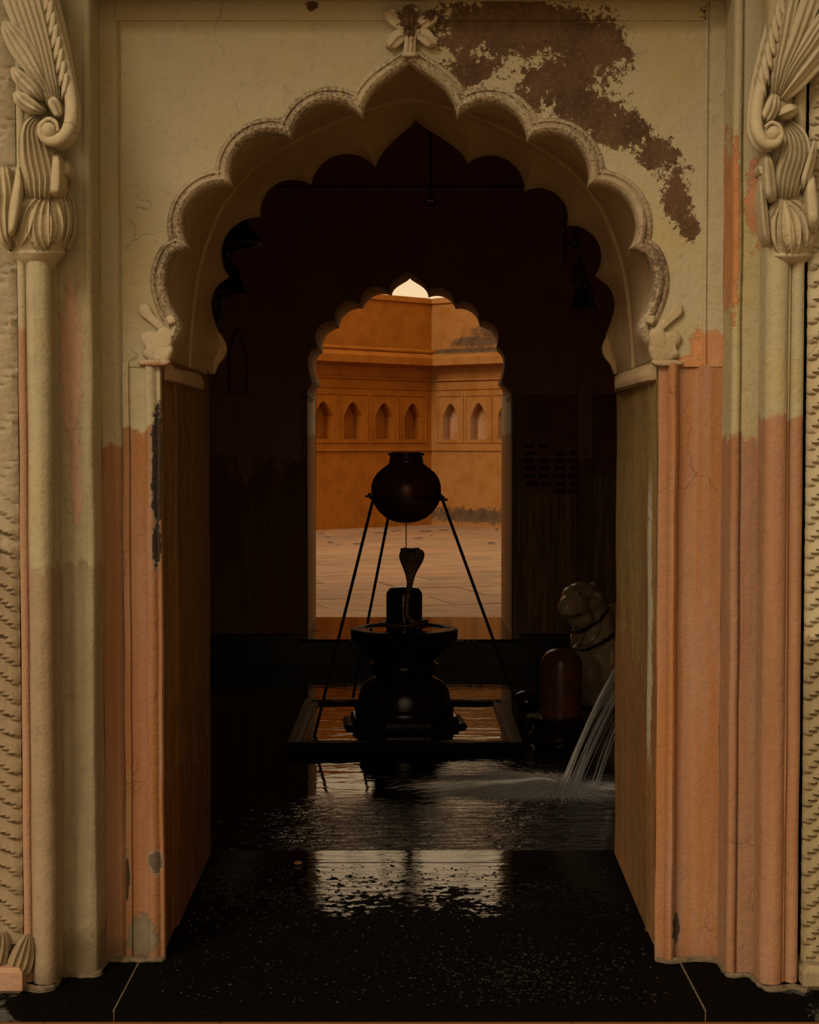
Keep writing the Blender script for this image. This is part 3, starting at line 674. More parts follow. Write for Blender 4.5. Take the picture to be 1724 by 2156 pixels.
mb = MB(); mb.box(-14, 14, -14, YF + .012, -.66, -.6); o = mb.build('ground', M_EARTH, None, smooth=False); tag(o, kind='structure')

M_FOOT = simple('crumbled_mortar', (.17, .13, .085), .95, (.09, .07, .045), 60, .8)
for x in (-.575, .575):
    mb = MB(); mb.box(x - .0015, x + .0015, YF + .002, .25, -.02, .0006); mb.build('joint', M_FOOT, fl_, False)
for s, path in ((-1, [(-.525, -.004), (-.56, -.006), (-.60, -.006), (-.643, -.010), (-.648, -.06), (-.650, -.103), (-.69, -.105), (-.722, -.108), (-.722, -.175), (-.738, -.196), (-.760, -.190), (-.778, -.180)]),
                (1, [(.526, -.004), (.545, -.018), (.565, -.012), (.60, -.002), (.650, -.010), (.658, -.06), (.664, -.107), (.70, -.104), (.712, -.150), (.722, -.190), (.742, -.192), (.762, -.182), (.780, -.182), (.80, -.200)])):
    pts = cat(path, 8); mb = MB()
    mb.tube([(x + .003 * mnoise.noise(Vector((x * 60, y * 60, s))), y + .003 * mnoise.noise(Vector((x * 60, y * 60, 9 + s))), .002) for x, y in pts], [.006 + .005 * mnoise.noise(Vector((x * 45, y * 45, 4))) + .002 for x, y in pts], 7); mb.build('mortar_fillet', M_FOOT, fl_)
# ------------------------------------------------------------------ room shell
mb = MB(); mb.box(-1.62, -1.5, YB - .02, Y2 + .02, -.32, 3.2); o = mb.build('wall_left', M_ROOM, None, False); tag(o, kind='structure')
mb = MB(); mb.box(1.5, 1.62, YB - .02, Y2 + .02, -.32, 3.2); o = mb.build('wall_right', M_ROOM, None, False); tag(o, kind='structure')
mb = MB(); mb.box(-4.5, 4.5, YB - .02, Y3, 3.1, 3.5); o = mb.build('ceiling', M_ROOM, None, False); tag(o, kind='structure')

# far wall with the second scalloped doorway
wb = thing('wall_back', (0, Y2, -.1), kind='structure')
dp = toY(DFRONT, Y2); ep = toY(DBACK, Y3)
XC = .80                                                   # beyond this the wall is tiled by niche cells
mb = MB(); to_rect(mb, dp, (-XC, XC, dp[0].z, 3.1), (0, dp[0].z - .02), levels=3)
jlx, jrx = P(645, 1345, Y2).x, P(1080, 1345, Y2).x
klx, krx = P(665, 1296, Y3).x, P(1055, 1296, Y3).x
zq = dp[0].z; zr = dp[-1].z
mb.poly([(-XC, Y2, -.3), (jlx, Y2, -.3), (dp[0].x, Y2, zq), (-XC, Y2, zq)])
mb.build('wall_face', M_ROOM, wb)
mb = MB(); mb.poly([(XC, Y2, -.3), (jrx, Y2, -.3), (dp[-1].x, Y2, zr), (XC, Y2, zr)]); mb.poly([(XC, Y2, -.3), (1.5, Y2, -.3), (1.5, Y2, zr), (XC, Y2, zr)])
mb.build('worn_face', M_ROOM_R, wb)
mb = MB(); mb.poly([(XC, Y2, zr), (1.5, Y2, zr), (1.5, Y2, 3.1), (XC, Y2, 3.1)]); mb.build('wall_face', M_ROOM, wb)
# niches on the left
def niche_pts(cx, z0, zt, hw, n=9):
    zs_ = z0 + (zt - z0) * .62; pts = [(cx - hw, z0), (cx - hw, (z0 + zs_) / 2), (cx - hw, zs_)]
    for k in range(1, n): t = k / n; pts.append((cx - hw * (1 - t) ** .62, zs_ + (zt - zs_) * t))
    l = pts + [(cx, zt)]; return l + [(2 * cx - x, z) for x, z in pts[::-1]] + [(cx, z0)]
def niche_cell(mb, mbin, rect, hole, depth, fmap):
    """wall cell around an arched niche in local (t, z); fmap(t, z, d) gives the world point"""
    n0 = len(mb.v); pts = [Vector((x, 0, z)) for x, z in hole]; cx = sum(p.x for p in pts) / len(pts); cz = sum(p.z for p in pts) / len(pts)
    to_rect(mb, pts, rect, (cx, cz), closed=True, levels=1)
    for i in range(n0, len(mb.v)): v = mb.v[i]; mb.v[i] = fmap(v.x, v.z, 0)
    mbin.grid([[fmap(x, z, 0) for x, z in hole], [fmap(x, z, depth) for x, z in hole]], cu=True)
    mbin.poly([fmap(x, z, depth) for x, z in hole])
fm = lambda t, z, d: Vector((t, Y2 + d, z))
mb = MB(); mi = MB()
nl = P(500, 830, Y2); nt = P(500, 690, Y2).z; x1 = P(500, 800, Y2).x; x2 = P(622, 800, Y2).x
mb.poly([(-1.5, Y2, -.3), (-XC, Y2, -.3), (-XC, Y2, nl.z - .1), (-1.5, Y2, nl.z - .1)])
niche_cell(mb, mi, (-1.5, -XC, nl.z - .1, nt + .12), niche_pts(x1, nl.z, nt, .055), .14, fm)
mb.poly([(-1.5, Y2, nt + .12), (-XC, Y2, nt + .12), (-XC, Y2, 3.1), (-1.5, Y2, 3.1)])
mb.build('niche_wall', M_ROOM, wb); mi.build('niche', M_ROOM, wb)
mb = MB(); hp = niche_pts(x2, nl.z, nt - .03, .05)
mb.grid([[(x, Y2 + .002, z) for x, z in hp], [(x, Y2 - .015, z) for x, z in hp], [(x2 + (x - x2) * .8, Y2 - .015, nl.z + (z - nl.z) * .9 + .02) for x, z in hp], [(x2 + (x - x2) * .8, Y2 - .001, nl.z + (z - nl.z) * .9 + .02) for x, z in hp]], cu=True); mb.build('niche_frame', M_ROOM, wb)
# soffit of the far arch and its jambs
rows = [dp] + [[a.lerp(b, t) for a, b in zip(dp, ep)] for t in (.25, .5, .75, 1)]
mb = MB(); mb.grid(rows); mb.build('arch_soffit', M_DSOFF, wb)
for a, b, za, zb_, sgn in ((jlx, klx, dp[0].z, ep[0].z, 1), (jrx, krx, dp[-1].z, ep[-1].z, -1)):
    mb = MB(); rows = []
    for k in range(25):
        t = k / 24; z1 = za * t; z2 = zb_ * t
        rows.append([(a, Y2 - .012, z1), (a + sgn * .008, Y2 - .02, z1), (a + sgn * .012, Y2 + .03, z1), (a + sgn * .004, Y2 + .06, z1), ((a + b) / 2, (Y2 + Y3) / 2, (z1 + z2) / 2), (b, Y3, z2)])
    mb.grid(rows); mb.build('jamb', M_DOOR2, wb)
    mb = MB(); x = a - sgn * .03; rows = []
    for z, o_ in ((za - .03, 0), (za - .02, .012), (za - .01, .014), (za, .006), (za + .01, .008)): rows.append([(a - sgn * .02, Y2 - .004, z), (a + sgn * o_, Y2 - .02, z), (a + sgn * (o_ + .006), Y2 + .1, z), (a + sgn * (o_ + .002), Y2 + .5, z)])
    mb.grid(rows); mb.build('capital_band', M_DOOR2, wb)
# wavy broken plaster edge beside the far jambs
for a, sgn in ((P(634, 900, Y2).x, 1), (P(1086, 900, Y2).x, -1)):
    mb = MB(); pts = []
    for k in range(22):
        t = k / 21; z = dp[0].z - .02 - t * .42
        pts.append((a + sgn * (.02 * (1 - t) + .022 * mnoise.noise(Vector((k * .55, sgn, 0)))), Y2 - .006, z))
    mb.tube(pts, [.006 * (1 - .7 * k / 21) for k in range(22)], 6); mb.build('broken_plaster_edge', M_DOOR2, wb)
# courtyard-side face of this building
mb = MB(); to_rect(mb, ep, (-4.5, 4.5, ep[0].z, 3.5), (0, ep[0].z - .02)); ze = ep[0].z; zf = ep[-1].z
mb.poly([(-4.5, Y3, -.3), (klx, Y3, -.3), (ep[0].x, Y3, ze), (-4.5, Y3, ze)]); mb.poly([(4.5, Y3, -.3), (krx, Y3, -.3), (ep[-1].x, Y3, zf), (4.5, Y3, zf)])
mb.build('outer_face', M_YARD, wb)
mb = MB(); zt2 = P(862, 1345, Y2).z
mb.box(jlx - .04, jrx + .04, Y2 - .03, Y3 + .01, -.3, zt2, .004); mb.build('threshold', M_SLAB2, wb, False)
mb = MB(); mb.box(jlx - .04, jrx + .04, Y2 - .045, Y2 - .031, -.3, zt2 - .014, .003); mb.build('riser', M_BLACK, wb, False)
for a, b in ((-1.5, jlx - .04), (P(1094, 1335, Y2).x, 1.5)):
    mb = MB(); mb.box(a, b, Y2 - .03, Y2 + .01, -.3, P(862, 1334, Y2).z, .004); mb.build('dado', M_BLACK, wb, False)
# cornice lines, flower relief and vertical ribs of the far wall
for y0, y1, x0, x1, d in ((386, 392, 590, 1108, .03), (398, 414, 588, 1110, .05), (455, 458, 600, 1100, .015)):
    a = P(x0, y0, Y2); b = P(x1, y1, Y2); mb = MB(); mb.box(a.x, b.x, Y2 - d, Y2, b.z, a.z, .003); mb.build('cornice', M_ROOM, wb, False)
flower(wb, 860, 522, .5, Y2, M_ROOM, .03)
for x, y0, y1 in ((1117, 1040, 1330), (1160, 1050, 1330), (1192, 1040, 1330), (1226, 560, 1330)):
    a = P(x, y0, Y2); b = P(x, y1, Y2); mb = MB(); mb.box(a.x - .012, a.x + .012, Y2 - .012, Y2, b.z, a.z, .004); mb.build('rib', M_ROOM_R, wb, False)
mb = MB(); a = P(1236, 400, Y2); mb.box(a.x - .05, a.x + .03, Y2 - .05, Y2, 0, 3.0, .006); mb.build('corner_post', M_ROOM, wb, False)
# exposed bricks
pa, pc = P(1098, 930, Y2), P(1226, 1042, Y2)
mb = MB(); rows = []
for j in range(11):
    z = pa.z + (pc.z - pa.z) * j / 10
    rows.append([(pa.x + (pc.x - pa.x) * i / 10 + .008 * mnoise.noise(Vector((i, j, 1.5))), Y2 - .004 - .002 * R.random() * (0 < i < 10), z + .006 * mnoise.noise(Vector((i, j, 7.5)))) for i in range(11)])
mb.grid(rows); mb.build('mortar_bed', M_MORTAR, wb)
rowh = (pa.z - pc.z) / 7; bw = (pc.x - pa.x) / 4.1; bmesh_ = None
for r_ in range(7):
    for c_ in range(4):
        if (r_ == 0 and c_ > 1) or (r_ == 6 and c_ < 2) or (r_ == 1 and c_ == 1): continue
        x = pa.x + .01 + bw * (c_ + (.12 if r_ % 2 else 0)); z = pa.z - rowh * (r_ + 1) + .008
        if bmesh_ is None:
            mb = MB(); mb.box(0, bw * .84, -.010, .004, 0, rowh * .62, .003); o = mb.build('brick', M_BRICK, wb, False); bmesh_ = o.data
            base_off = wloc(wb)
            for v in bmesh_.vertices: v.co += base_off
        else:
            o = bpy.data.objects.new('brick', bmesh_); COL.objects.link(o); o.parent = wb
        o.location = Vector((x, Y2 - .003 + R.uniform(-.002, .002), z)) - base_off; o.scale = (R.uniform(.82, 1.06), 1, R.uniform(.85, 1.1))

# ------------------------------------------------------------------ courtyard
ZC = -.03
corner = P(908, 1095, 19.2); lp = P(663, 1115, 17.75); rp = P(1055, 1104, 18.45)
cxy = Vector((corner.x, corner.y, 0))
def frame(q, s):
    d = Vector((q.x - cxy.x, q.y - cxy.y, 0)).normalized(); nn = Vector((-d.y, d.x, 0))
    if nn.y > 0: nn = -nn
    return lambda t, z, dd: cxy + d * t - nn * dd + Vector((0, 0, z)), d
fL, dL = frame(lp, -1); fR, dR = frame(rp, 1)
def t_at(px, f_, d_):                                       # where a pixel column meets the wall
    r_ = ray(px, 935); # solve CAM + r*s = cxy + d*t in plan
    det = r_.x * (-d_.y) - r_.y * (-d_.x); bx, by = cxy.x - CAM.x, cxy.y - CAM.y
    return (r_.x * by - r_.y * bx) / det
KZ = {y: P(908, y, corner.y).z for y in (948, 925, 850, 832, 822, 803, 778, 772, 757, 748, 738, 640, 627)}
def yard_wall(name, f_, d_, cols, hw, mat_, roll):
    w_ = thing(name, (cxy.x, cxy.y, ZC), kind='structure'); LEN = 7.5
    ts = [t_at(px, f_, d_) for px in cols]
    sp_ = abs(ts[1] - ts[0]); 
    ts = sorted(ts)
    while ts[-1] + sp_ < LEN - .4: ts.append(ts[-1] + sp_)
    mb = MB(); mi = MB(); z0, z1 = KZ[948] + .02, KZ[822] - .01
    bounds = [0] + [(a + b) / 2 for a, b in zip(ts, ts[1:])] + [LEN]
    for t, a, b in zip(ts, bounds, bounds[1:]):
        niche_cell(mb, mi, (a, b, z0, z1), niche_pts(t, KZ[925], KZ[850], hw), .16, f_)
        fr = MB(); e0, e1, g0, g1 = t - hw - .10, t + hw + .10, KZ[925] - .05, KZ[832]
        q = [(e0, g0), (e1, g0), (e1, g1), (e0, g1)]; cxm = t; czm = (g0 + g1) / 2
        ins = [(x + (.022 if x < cxm else -.022), z + (.022 if z < czm else -.022)) for x, z in q]
        fr.grid([[f_(x, z, .002) for x, z in q], [f_(x, z, -.014) for x, z in q], [f_(x, z, -.014) for x, z in ins], [f_(x, z, .002) for x, z in ins]], cu=True); fr.build('niche_frame', mat_, w_, False)
    def flat(za, zb, d0=0.0):
        mb.poly([f_(0, za, d0), f_(LEN, za, d0), f_(LEN, zb, d0), f_(0, zb, d0)])
    flat(ZC - .1, z0); flat(z1, KZ[778]); flat(KZ[757], KZ[640]); mb.build('wall_face', mat_, w_, False); mi.build('niches', M_YARD if roll else M_NICHE, w_, False)
    def sweep(nm, pr_, m_=None):
        q = MB(); q.grid([[f_(t, z, -d) for d, z in pr_] for t in [LEN * k / 30 for k in range(31)]]); q.build(nm, m_ or mat_, w_, angle=30)
    sweep('band', [(0, KZ[948] - .012), (.022, KZ[948] - .006), (.022, KZ[948] + .012), (0, KZ[948] + .02)])
    sweep('band', [(0, KZ[822] - .01), (.015, KZ[822]), (.015, KZ[822] + .015), (0, KZ[822] + .02)])
    sweep('band', [(0, KZ[803] - .01), (.03, KZ[803]), (.03, KZ[803] + .02), (.0, KZ[803] + .03)])
    sweep('cornice', [(0, KZ[803] + .02), (.03, KZ[778]), (.11, KZ[778] + .02), (.22, KZ[772]), (.22, KZ[757]), (.10, KZ[748]), (.02, KZ[748] + .02), (0, KZ[748] + .03)])
    if roll: sweep('string_course', [(0, KZ[748])] + [(.05 + .045 * math.sin(a), (KZ[748] + KZ[738]) / 2 + .035 * -math.cos(a)) for a in [PI * k / 8 for k in range(9)]] + [(0, KZ[738])])
    sweep('coping', [(0, KZ[640] - .02), (.03, KZ[640] + .0), (.02, KZ[627] - .02), (-.08, KZ[627]), (-.35, KZ[627]), (-.35, 0)])
    return w_
yard_wall('wall_courtyard_left', fL, dL, (869, 809, 743, 681), .16, M_YARD, True)
yard_wall('wall_courtyard_right', fR, dR, (948, 1007, 1064), .13, M_YARD_R, False)

def flag_mat(i, col):  # stone tone variation also stands in for soft shadow streaks on the floor
    g = G('court_flagstone_%d' % i); n = g.noise(2.2, 6, .6); n2 = g.noise(1, 4, .6, g.vec(2, 7, 1, (i, 0, 0)))
    c = g.mix(g.step(n2, .35, .7), col, tuple(x * .62 for x in col)); c = g.mix(g.mul(g.step(n, .5, .75), .6), c, (.17, .12, .09))
    return g.done(c, .7, g.bump(g.noise(30, 5, .6), .2, .006), spec=.3)
FM = [flag_mat(i, c) for i, c in enumerate(((.32, .195, .115), (.35, .215, .13), (.29, .18, .11), (.36, .205, .12)))]
fc = thing('floor_courtyard', (0, 12, ZC), kind='structure')
mb = MB(); mb.box(-9, 9, Y3 - .05, 26, ZC - .2, ZC - .012); mb.build('mortar_bed', simple('court_mortar', (.16, .11, .075), .9), fc, False)
ang = math.radians(17); S1, S2 = .92, .66; cs, sn = math.cos(ang), math.sin(ang); fmesh = []
for k in range(6):
    a, b = S1 / 2 - .006, S2 / 2 - .006
    mb = MB(); mb.box(-a, a, -b, b, -.03, 0, .004); o = mb.build('flagstone', FM[k % 4], fc, False)
    for v in o.data.vertices: v.co += wloc(fc)
    fmesh.append(o.data); bpy.data.objects.remove(o)
for i in range(-9, 10):
    for j in range(-1, 26):
        x, y = (i + (.5 if j % 2 else 0)) * S1, j * S2; wx = x * cs - y * sn + 3.2; wy = x * sn + y * cs + 6.4
        if abs(wx) > 3.6 or wy < Y3 + .35 or wy > 19.6 - abs(wx - cxy.x) * .5: continue
        o = bpy.data.objects.new('flagstone', R.choice(fmesh)); COL.objects.link(o); o.parent = fc
        o.location = Vector((wx, wy, ZC + R.uniform(-.003, .003))) - wloc(fc); o.rotation_euler = (R.uniform(-.003, .003), R.uniform(-.003, .003), ang)

# unseen walls added behind and beside the viewer to shape the skylight
mb = MB(); mb.box(-12, 12, -14.3, -14, -.6, .9); o = mb.build('wall_light_block', M_OUT, None, False); tag(o, kind='structure')
mb = MB(); mb.box(3.6, 3.9, -14, -.1, -.6, 4.2); o = mb.build('wall_light_block_side', M_OUT, None, False); tag(o, kind='structure')

# ================================================================== THINGS
# water on the shrine floor
mb = MB(); rows = [[(-1.5 + 3.0 * i / 30, YB + (Y2 - .046 - YB) * j / 44, ZW) for i in range(31)] for j in range(45)]
mb.grid(rows); o = mb.build('pool_water', M_WATER, None, origin=(0, 3, ZW)); tag(o, 'shallow dark water covering the shrine floor', 'water', kind='stuff')

# square tray
tf = 2.73; ta = P(608, 1563, tf); zt = ta.z; tb = GZ(650, 1472, zt).y; tx0, tx1 = ta.x, P(1098, 1563, tf).x
AX = Vector((P(851, 1480, 0).x, 0, 0)); YCN = (tf + tb) / 2 - .02; AXX = P(851, 1480, YCN).x
tray = thing('stone_tray', ((tx0 + tx1) / 2, (tf + tb) / 2, -.25), 'low square black stone tray with ridged wet rim holding water', 'tray')
def rings(mb, spec):
    rows = []
    for d, z in spec:
        row = []
        for (xa, ya), (xb, yb_) in zip(((tx0 + d, tf + d), (tx1 - d, tf + d), (tx1 - d, tb - d), (tx0 + d, tb - d)), ((tx1 - d, tf + d), (tx1 - d, tb - d), (tx0 + d, tb - d), (tx0 + d, tf + d))):
            for k in range(14):
                t = k / 14; row.append((xa + (xb - xa) * t, ya + (yb_ - ya) * t, z + (.0025 * mnoise.noise(Vector((k * 1.3 + xa * 5, ya * 3, d * 90))) if z > zt - .03 else 0)))
        rows.append(row)
    mb.grid(rows, cu=True)
mb = MB(); rings(mb, [(0, -.26), (0, zt - .036), (-.008, zt - .032), (-.008, zt - .004), (-.004, zt), (.026, zt), (.030, zt - .005), (.040, zt - .006), (.043, zt - .002), (.056, zt - .002), (.060, zt - .010), (.066, zt - .030), (.09, zt - .034)]); mb.build('rim', M_TRAY, tray, angle=50)
mb = MB(); mb.box(tx0 + .05, tx1 - .05, tf + .05, tb - .05, -.26, zt - .034); mb.build('bed', M_STONE, tray, False)
mb = MB(); mb.grid([[(tx0 + .062 + (tx1 - tx0 - .124) * i / 8, tf + .062 + (tb - tf - .124) * j / 8, zt - .014) for i in range(9)] for j in range(9)]); mb.build('tray_water', M_TWATER, tray)

# pedestal with lingam
SC_ = (YCN + 3.4) / F                                        # metres per pixel on the axis
def zax(y): return P(851, y, YCN).z
ctr = (AXX, YCN)
ped = thing('lingam_pedestal', (AXX, YCN, zt - .034), 'black stone lingam standing in a round dish on a waisted pedestal beneath the pot', 'pedestal')
zb0 = zt - .036
mb = MB(); mb.lathe([(.300, zb0), (.300, zax(1543)), (.292, zax(1538)), (.262, zax(1515)), (.25, zax(1513))], ctr, 8, PI / 8 + .08); mb.build('octagonal_base', M_TRAY, ped, False)
pp = lambda l: [(h * SC_, zax(y)) for h, y in l]
mb = MB(); mb.lathe([(.235, zax(1516)), (.235, zax(1506)), (.225, zax(1502)), (.1, zax(1500))], ctr, 8, PI / 8 + .08); mb.build('octagonal_step', M_STONE, ped, False)
mb = MB(); mb.lathe(pp([(100, 1506), (104, 1502), (105, 1494), (103, 1487), (98, 1483), (98, 1476), (97, 1466), (92, 1449), (82, 1436), (68, 1427), (60, 1423)]), ctr, 64); mb.build('bell_base', M_STONE, ped)
mb = MB(); mb.lathe(pp([(58, 1425), (62, 1420), (70, 1411), (74, 1403), (73, 1398), (66, 1393), (58, 1391)]), ctr, 64); mb.build('neck_ring', M_STONE, ped)
mb = MB(); mb.lathe(pp([(60, 1394), (66, 1390), (72, 1383), (84, 1370), (94, 1358), (97, 1353)]), ctr, 64); mb.build('bowl', M_STONE, ped)
mb = MB(); mb.lathe(pp([(95, 1354), (106, 1351), (112, 1345), (113, 1336), (113, 1325), (111, 1322), (97, 1321), (94, 1323), (90, 1328), (30, 1329)]), ctr, 72); mb.build('dish', M_TRAY, ped)
mb = MB(); mb.lathe([(.02, zax(1325.5)), (94 * SC_, zax(1325.5))], ctr, 48, cap=False); mb.build('dish_water', M_TWATER, ped)
mb = MB(); mb.lathe(pp([(38, 1330), (38, 1252), (37, 1247), (34, 1243), (31, 1239), (24, 1236), (12, 1234), (3, 1233.5)]), ctr, 48); mb.build('lingam', M_LING, ped)

# brass cobra
cob = thing('brass_cobra', (AXX, YCN, zax(1325)), 'tarnished brass cobra coiled around the lingam, hood raised under the drip', 'statue')
rc = 47 * SC_
coil = []
for k in range(46):
    a = -PI * .30 + 2 * PI * 1.18 * k / 45
    coil.append((AXX + rc * math.cos(a), YCN + rc * math.sin(a), zax(1322) + .012 + .010 * k / 45))
ya = YCN - rc
bodyp = coil[::-1]
st = [P(897, 1310, YCN - .05), P(880, 1312, ya + .005), P(864, 1306, ya - .002), P(857, 1292, ya), P(857, 1270, ya + .002), P(860, 1245, ya + .002), P(863, 1228, ya + .0)]
sm = [Vector(q) for q in cat([tuple(p) for p in st], 5)]
mb = MB(); mb.tube([Vector(p) for p in coil], [.011 - .006 * k / 45 for k in range(46)][::1], 10); mb.build('coil', M_BRASS, cob)
mb = MB(); mb.tube(sm, [.0125] * len(sm), 12); mb.build('body', M_BRASS, cob)
mb = MB(); rows = []
for y, cx_, h in cat([(1232, 863, 6), (1222, 863.5, 8), (1210, 864, 11), (1198, 865, 16), (1186, 866, 22), (1175, 866.5, 26), (1167, 867, 26.5), (1160, 867, 24), (1156, 866, 18), (1154, 866, 10)], 4):
    yy = ya - .004 - .03 * max(0, (1200 - y) / 50) ** 2
    rows.append([P(cx_ + h * math.cos(a), y, yy + h * .00095 * .62 * math.sin(a) * (1 if math.sin(a) > 0 else .7)) for a in (2 * PI * k / 20 for k in range(20))])
mb.grid(rows, cu=True); mb.poly(rows[0]); mb.poly(rows[-1]); hood = mb.build('hood', M_BRASS, cob)
for k in range(7):
    mb = MB(); x = 846 + 5.6 * k; mb.ell(P(x, 1157 - 1.5 * math.sin(k * 1.4), ya - .045 - .012 * math.sin(PI * k / 6)), (.007, .009, .006), 10, 7); mb.build('crest_head', M_BRASS, hood)

# tripod and pot
PX, PY = P(855, 1047, YCN).x, YCN - .02
zr_ = P(855, 1047, PY).z
trp = thing('tripod_stand', (PX, PY, ZW), 'black iron tripod with slender splayed legs and a ring under the pot', 'stand')
mb = MB(); mb.lathe([(.1425, zr_ - .006), (.151, zr_ - .006), (.151, zr_ + .006), (.1425, zr_ + .006), (.1425, zr_ - .006)], (PX, PY), 48, cap=False); mb.build('ring', M_IRON, trp)
feet = [GZ(660, 1557, zt - .03), GZ(743, 1468, zt - .03), GZ(1119, 1570, ZW - .02)]
tops = [P(786, 1049, PY - .05), P(823, 1060, PY + .125), P(931, 1051, PY - .04)]
for a, b in zip(tops, feet):
    d = (b - a).normalized(); mb = MB(); mb.tube([a - d * .02, a, a.lerp(b, .5), b], .0062, 8); mb.build('leg', M_IRON, trp)
for x, y, dy in ((778, 1045, -.05), (933, 1052, -.04)):
    p = P(x, y, PY + dy); mb = MB(); mb.box(p.x - .018, p.x + .018, p.y - .008, p.y + .008, p.z - .005, p.z + .005, .002); lug = mb.build('lug', M_IRON, trp, False)
    mb = MB(); mb.lathe([(.006, p.z + .004), (.006, p.z + .012), (.003, p.z + .014)], (p.x, p.y), 6); mb.build('bolt', M_IRON, lug, False)
pot = thing('drip_pot', (PX, PY, P(855, 1102, PY).z), 'round dark copper pot with flared rim resting in the tripod ring', 'pot')
kp = (PY + 3.4) / F; zz = lambda y: P(855, y, PY).z
prof = [(1102, 2), (1101, 14), (1098, 27), (1090, 43), (1078, 57), (1062, 68), (1047, 72.5), (1035, 73.5), (1022, 73), (1008, 69), (996, 61), (987, 51), (980, 42), (976, 36), (972, 34.5)]
mb = MB(); mb.lathe([(h * kp, zz(y)) for y, h in prof], (PX, PY), 64); mb.build('belly', M_POT, pot)
mb = MB(); mb.lathe([(h * kp, zz(y)) for y, h in ((974, 34), (973, 36.5), (970, 36.5), (969, 34.5), (967, 36), (965, 34), (960, 34.5), (959, 37), (956, 38), (953, 37), (952, 34), (956, 31), (965, 29), (985, 32))], (PX, PY), 64, cap=False); mb.build('rim', M_POT, pot)
mb = MB(); ptsd = []
for k in range(30):
    t = k / 29; ptsd.append((PX + .0015 * math.sin(k * 1.9), PY - .004, zz(1100) + (zz(1157) - zz(1100)) * t))
mb.tube(ptsd, [.0022 + .0009 * math.sin(k * 2.3) for k in range(30)], 6); mb.build('drip_thread', M_IRON, pot)

# second lingam and the egg stone
ly = 3.05; lx = P(1182, 1440, ly).x; kl = (ly + 3.4) / F; zl_ = lambda y: P(1182, y, ly).z
lg = thing('small_lingam', (lx, ly, -.25), 'plain reddish brown stone lingam on a dark round base before the bull', 'lingam')
mb = MB(); mb.lathe([(h * kl, zl_(y)) for h, y in ((44, 1512), (43.5, 1400), (42, 1390), (38, 1380), (30, 1372), (20, 1367), (8, 1365.5), (2, 1365.3))], (lx, ly), 48); mb.build('shaft', M_REDST, lg)
mb = MB(); mb.lathe([(66 * kl, -.25), (66 * kl, zl_(1558)), (70 * kl, zl_(1552)), (70 * kl, zl_(1545)), (64 * kl, zl_(1538)), (60 * kl, zl_(1530)), (72 * kl, zl_(1516)), (73 * kl, zl_(1508)), (70 * kl, zl_(1505)), (45 * kl, zl_(1504))], (lx, ly), 48); mb.build('base', M_STONE, lg)
ep_ = P(1110, 1478, 3.27)
es = thing('egg_stone', (ep_.x, ep_.y, -.25), 'smooth dark egg-shaped stone on a low stub beside the small lingam', 'stone')
mb = MB(); mb.ell(ep_, (.060, .052, .046), 32, 20, Matrix.Rotation(.25, 3, 'Y')); mb.build('egg', M_LING, es)
mb = MB(); mb.lathe([(.036, -.25), (.036, ep_.z - .075), (.038, ep_.z - .06), (.038, ep_.z - .042), (.03, ep_.z - .036)], (ep_.x, ep_.y), 24); mb.build('stub', M_BLACK, es)

# marble bull
nd = thing('bull_statue', (P(1270, 1470, 4.0).x, 4.0, P(1270, 1462, 3.8).z), 'seated old marble bull statue with bead garlands behind the reddish lingam', 'statue')
mb = MB()
def E(px, py, Y, r, rot=None): mb.ell(P(px, py, Y), r, 20, 14, rot)
E(1236, 1262, 3.92, (.082, .10, .072)); E(1208, 1272, 3.78, (.066, .09, .062)); E(1196, 1279, 3.72, (.046, .05, .052)); E(1224, 1245, 3.86, (.062, .085, .045))
E(1206, 1254, 3.78, (.052, .07, .046)); E(1222, 1300, 3.82, (.062, .07, .05)); E(1248, 1305, 3.96, (.095, .11, .10)); E(1252, 1345, 3.95, (.115, .12, .10)); E(1258, 1388, 3.98, (.13, .14, .11))
E(1300, 1300, 4.12, (.09, .12, .07)); E(1335, 1380, 4.25, (.19, .32, .16)); E(1300, 1420, 4.1, (.18, .25, .09))
E(1242, 1420, 3.83, (.055, .07, .075)); E(1288, 1395, 3.86, (.045, .05, .11)); E(1288, 1440, 3.82, (.05, .10, .035)); E(1240, 1445, 3.78, (.06, .10, .03)); E(1216, 1395, 3.86, (.06, .06, .08))
p = P(1262, 1455, 3.95); mb.box(p.x - .15, p.x + .25, 3.70, 4.5, p.z - .035, p.z + .02)
ob = mb.build('body', M_MARBLE, nd); rm = ob.modifiers.new('fuse', 'REMESH'); rm.mode = 'VOXEL'; rm.voxel_size = .009; rm.use_smooth_shade = True
s_ = ob.modifiers.new('soften', 'SMOOTH'); s_.iterations = 7; s_.factor = .5
for pts, yy, r0 in ((((1230, 1248, 3.745), (1223, 1241, 3.738), (1213, 1243, 3.728)), 0, .006), (((1246, 1257, 3.80), (1238, 1254, 3.775), (1230, 1258, 3.75)), 0, .0045)):
    mb = MB(); mb.tube([P(*q) for q in pts], r0, 6); mb.build('brow', M_MARBLE, nd)
mb = MB(); mb.ell(P(1222, 1250, 3.735), (.016, .013, .010), 14, 9); eye = mb.build('eye', M_MARBLE, nd); mb = MB(); mb.ell(P(1221, 1250, 3.721), (.007, .004, .006), 10, 7); mb.build('pupil', M_GARL, eye)
mb = MB(); mb.tube([Vector(q) for q in cat([tuple(P(*q)) for q in ((1184, 1290, 3.70), (1196, 1297, 3.685), (1212, 1297, 3.70), (1228, 1290, 3.735))], 6)], .0035, 6); mb.build('mouth_line', M_GARL, nd)
for x, y in ((1190, 1268), (1197, 1276)):
    mb = MB(); mb.ell(P(x, y, 3.668), (.006, .005, .005), 10, 7); mb.build('nostril', M_MARBLE, nd)
